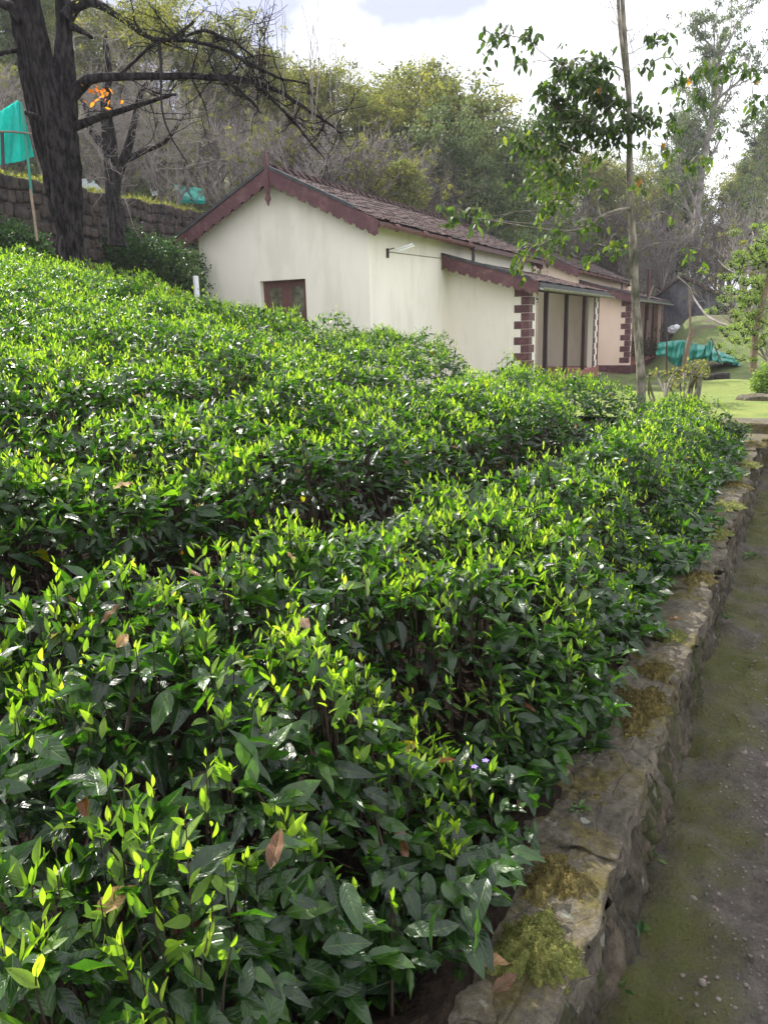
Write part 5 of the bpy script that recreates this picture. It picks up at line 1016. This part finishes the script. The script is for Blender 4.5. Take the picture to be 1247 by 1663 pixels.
mb = MB().box(x0, x1, 2.5, D_, zb_-q0[2], zt_-.1); mb.build('lean_to', M['barn'], shed); MB().add([(x0, .2, zt_+.5), (x1+.3, .2, zt_), (x1+.3, D_, zt_), (x0, D_, zt_+.5), (x0, .2, zt_+.62), (x1+.3, .2, zt_+.12), (x1+.3, D_, zt_+.12), (x0, D_, zt_+.62)], [(3, 2, 1, 0), (4, 5, 6, 7), (0, 1, 5, 4), (1, 2, 6, 5), (2, 3, 7, 6), (3, 0, 4, 7)]).build('lean_to_roof', M['tile'], shed)
wp = bw(1189, 505)[0]-q0[0]; MB().box(wp-.17, wp+.17, .3, .6, zb_-q0[2], zt_+.1).build('white_post', M['white'], shed); MB().box(wp+.5, wp+1.3, 2.4, 2.49, zb_-q0[2], zt_-.5).build('door', M['mortar'], shed)  # door: dark panel standing in for the shaded interior of an open doorway
MB().box(wp-2.2, wp+2.2, -.2, .6, -.9, -.35).build('threshold', M['mortar'], shed)
pc = pw(1097, 527, 52); V, Q = [], []
P, Q = rock(1.15, .7, .6, 55, 14, 1.6, 2.2); o = npmesh('cloth_bundle', P, Q, M['white']); o.location = (pc[0], pc[1], max(zground(pc[0], pc[1])+.1, pc[2]-.35)); tag(o, 'pale lavender-white covered heap in front of the dark shed wall', 'covered heap')
# right-hand leafy tree and shrub
RY = 24; tr = []
for cx, cy, rx in ((1235, 400, 24), (1215, 440, 22), (1250, 450, 30), (1210, 480, 24), (1240, 495, 30), (1200, 520, 16), (1225, 530, 26), (1265, 520, 30), (1270, 400, 34), (1236, 552, 20), (1222, 425, 16), (1280, 460, 34)):
    p = pw(cx, cy, RY+rs.uniform(-.5, .5)); tr.append((*p, rx/F*RY, rx/F*RY, rx/F*RY*.9))
tr = [(*(np.array(q[:3])+rs.normal(0, .42, 3)), *(np.array(q[3:])*rs.uniform(.15, .5)*np.array([1.3, 1.3, .6]))) for q in tr for _ in range(13)]
e = bushmass('leafy_tree', tr, 17000, .068, 0, M['lime'], 44, label='bright light-green bushy tree at the right edge beyond the lawn', cat_='tree', tint=1)
P, r = limb([(1222, 604, RY, 11), (1224, 570, RY, 10), (1228, 530, RY, 9), (1240, 480, RY, 7), (1250, 420, RY, 4)], 6); V, Q = barky(P-np.array(e.location), r, 14, .1, 3); npmesh('trunk', V, Q, M['wood'], e)
gpx = []
for cx, cy, rx in ((1238, 622, 17), (1256, 612, 24), (1248, 640, 16), (1265, 640, 20)):
    p = pw(cx, cy, 15.5); gpx.append((*p, rx/F*15.5, rx/F*15.5, rx/F*15.5))
bushmass('shrub', gpx, 5000, .07, 0, M['lime'], 45, label='low bright shrub at the right edge of the lawn', cat_='shrub', tint=1)
for i, (px, top, y) in enumerate(((1180, 350, 50), (1215, 300, 46), (1260, 310, 30))):
    x = at(px, y); zg = zground(x, y); h = ztop(px, top, y)-zg; plant('bare%d' % (i+1), 'bare_tree', x, y, (h/8*1.0, h/8), i*1.7, ['leafless tree directly right of the shed gable', 'leafless tree behind the light-green tree', 'leafless tree cut off by the right picture edge', 'slight leafless tree in front of the shed'][i], 'bare tree', 'leafless trees on the slope')
# ------------------------------------------------------------------ teal net screen and roofs, upper left
NY = 17.6; cor = [(-60, 205), (0, 181), (29, 163), (36, 170), (56, 254), (50, 258), (10, 266), (-60, 272)]
ne = empty('net_screen', pw(40, 268, NY), 'bright teal shade net on poles above the retaining wall at far left', 'net screen'); nb_ = np.array(ne.location)
n = 40; V = []
Ltop = [(-60, 205), (0, 181), (29, 163), (36, 169)]; Lbot = [(-60, 272), (0, 268), (35, 262), (56, 254)]
for side in (0, .02):
    for i in range(n):
        f = i/(n-1)*3; a = [np.interp(f, range(4), [p[q] for p in Ltop]) for q in (0, 1)]; b = [np.interp(f, range(4), [p[q] for p in Lbot]) for q in (0, 1)]
        for j in range(20): g_ = j/19; p = pw(a[0]*(1-g_)+b[0]*g_, a[1]*(1-g_)+b[1]*g_, NY+side+.12*math.sin(f*5+g_*2)*math.sin(g_*3.1)+.03*math.sin(f*19+g_*6)); V.append(p-nb_)
Q = [(a, a+20, a+21, a+1) for s_ in (0, 1) for i in range(n-1) for j in range(19) for a in (s_*n*20+i*20+j,)]
npmesh('net', np.array(V), np.array(Q), M['teal'], ne, np.random.RandomState(1).rand(len(V), 3))
for nm, pts, m in (('green_pole', [(52, 318, NY-.1, 4.2), (45, 250, NY-.1, 4.2), (35, 166, NY-.1, 4)], 'tarp'), ('tan_pole', [(61, 392, NY-1.6, 4.2), (56, 350, NY-1.4, 4.2), (50, 308, NY-1.2, 4)], 'wood'), ('dark_post', [(6, 275, NY-.1, 5), (4, 214, NY-.1, 5)], 'post'), ('rail', [(-40, 214, NY-.15, 3), (20, 214, NY-.15, 3), (62, 219, NY-.15, 2.5)], 'greywood')):
    P, r = limb(pts, 4); npmesh(nm, *tubearr(P-nb_, r, 8), M[m], ne)
for q, (pts, m, lb) in enumerate(((((128, 292), (148, 288), (176, 318), (140, 322)), 'tin', 'pale roof glimpsed between the big trunk and the second tree'), (((244, 305), (256, 303), (259, 311), (247, 313)), 'tin', 'small pale roof scrap right of the second tree'), (((284, 300), (330, 306), (334, 326), (290, 324)), 'teal', 'turquoise roof scrap above the retaining wall near the cottage'), (((138, 300), (160, 300), (150, 312), (140, 312)), 'teal', 'turquoise patch right of the big trunk'))):
    ps = [pw(a, b, 34+(.0 if i < 2 else -1.5)) for i, (a, b) in enumerate(pts)]; c = sum(ps)/4; mb = MB(); mb.add([tuple(p-c) for p in ps]+[tuple(p-c-np.array([0, 0, .12])) for p in ps], [(0, 1, 2, 3), (7, 6, 5, 4), (0, 4, 5, 1), (1, 5, 6, 2), (2, 6, 7, 3), (3, 7, 4, 0)]); o = mb.build('shelter_roof', M[m]); o.location = c; tag(o, lb, 'roof', 'roof scraps beyond the wall')
P, r = limb([(763, 352, 35, 1.5), (850, 362, 30, 1.6), (932, 360, 26, 1.6), (1026, 340, 22, 1.6), (1120, 300, 18, 1.7), (1260, 230, 15, 1.8)], 6); o = npmesh('cable', *tubearr(P-P[0], r*.38, 5), M['post']); o.location = P[0]; tag(o, 'thin overhead cable running from the near cottage ridge to the right', 'cable')

# ------------------------------------------------------------------ air
hm = bpy.data.materials.new('haze'); hm.use_nodes = True; t_ = hm.node_tree; t_.nodes.clear(); ho = t_.nodes.new('ShaderNodeOutputMaterial'); hv = t_.nodes.new('ShaderNodeVolumePrincipled')
hv.inputs['Color'].default_value = (.93, .94, 1, 1); hv.inputs['Density'].default_value = .00055; hv.inputs['Anisotropy'].default_value = .3; t_.links.new(hv.outputs[0], ho.inputs['Volume'])
tag(MB().box(-95, 115, -7, 175, -4, 34).build('haze', hm), 'thin pale haze filling the air of the valley', 'haze', kind='stuff')
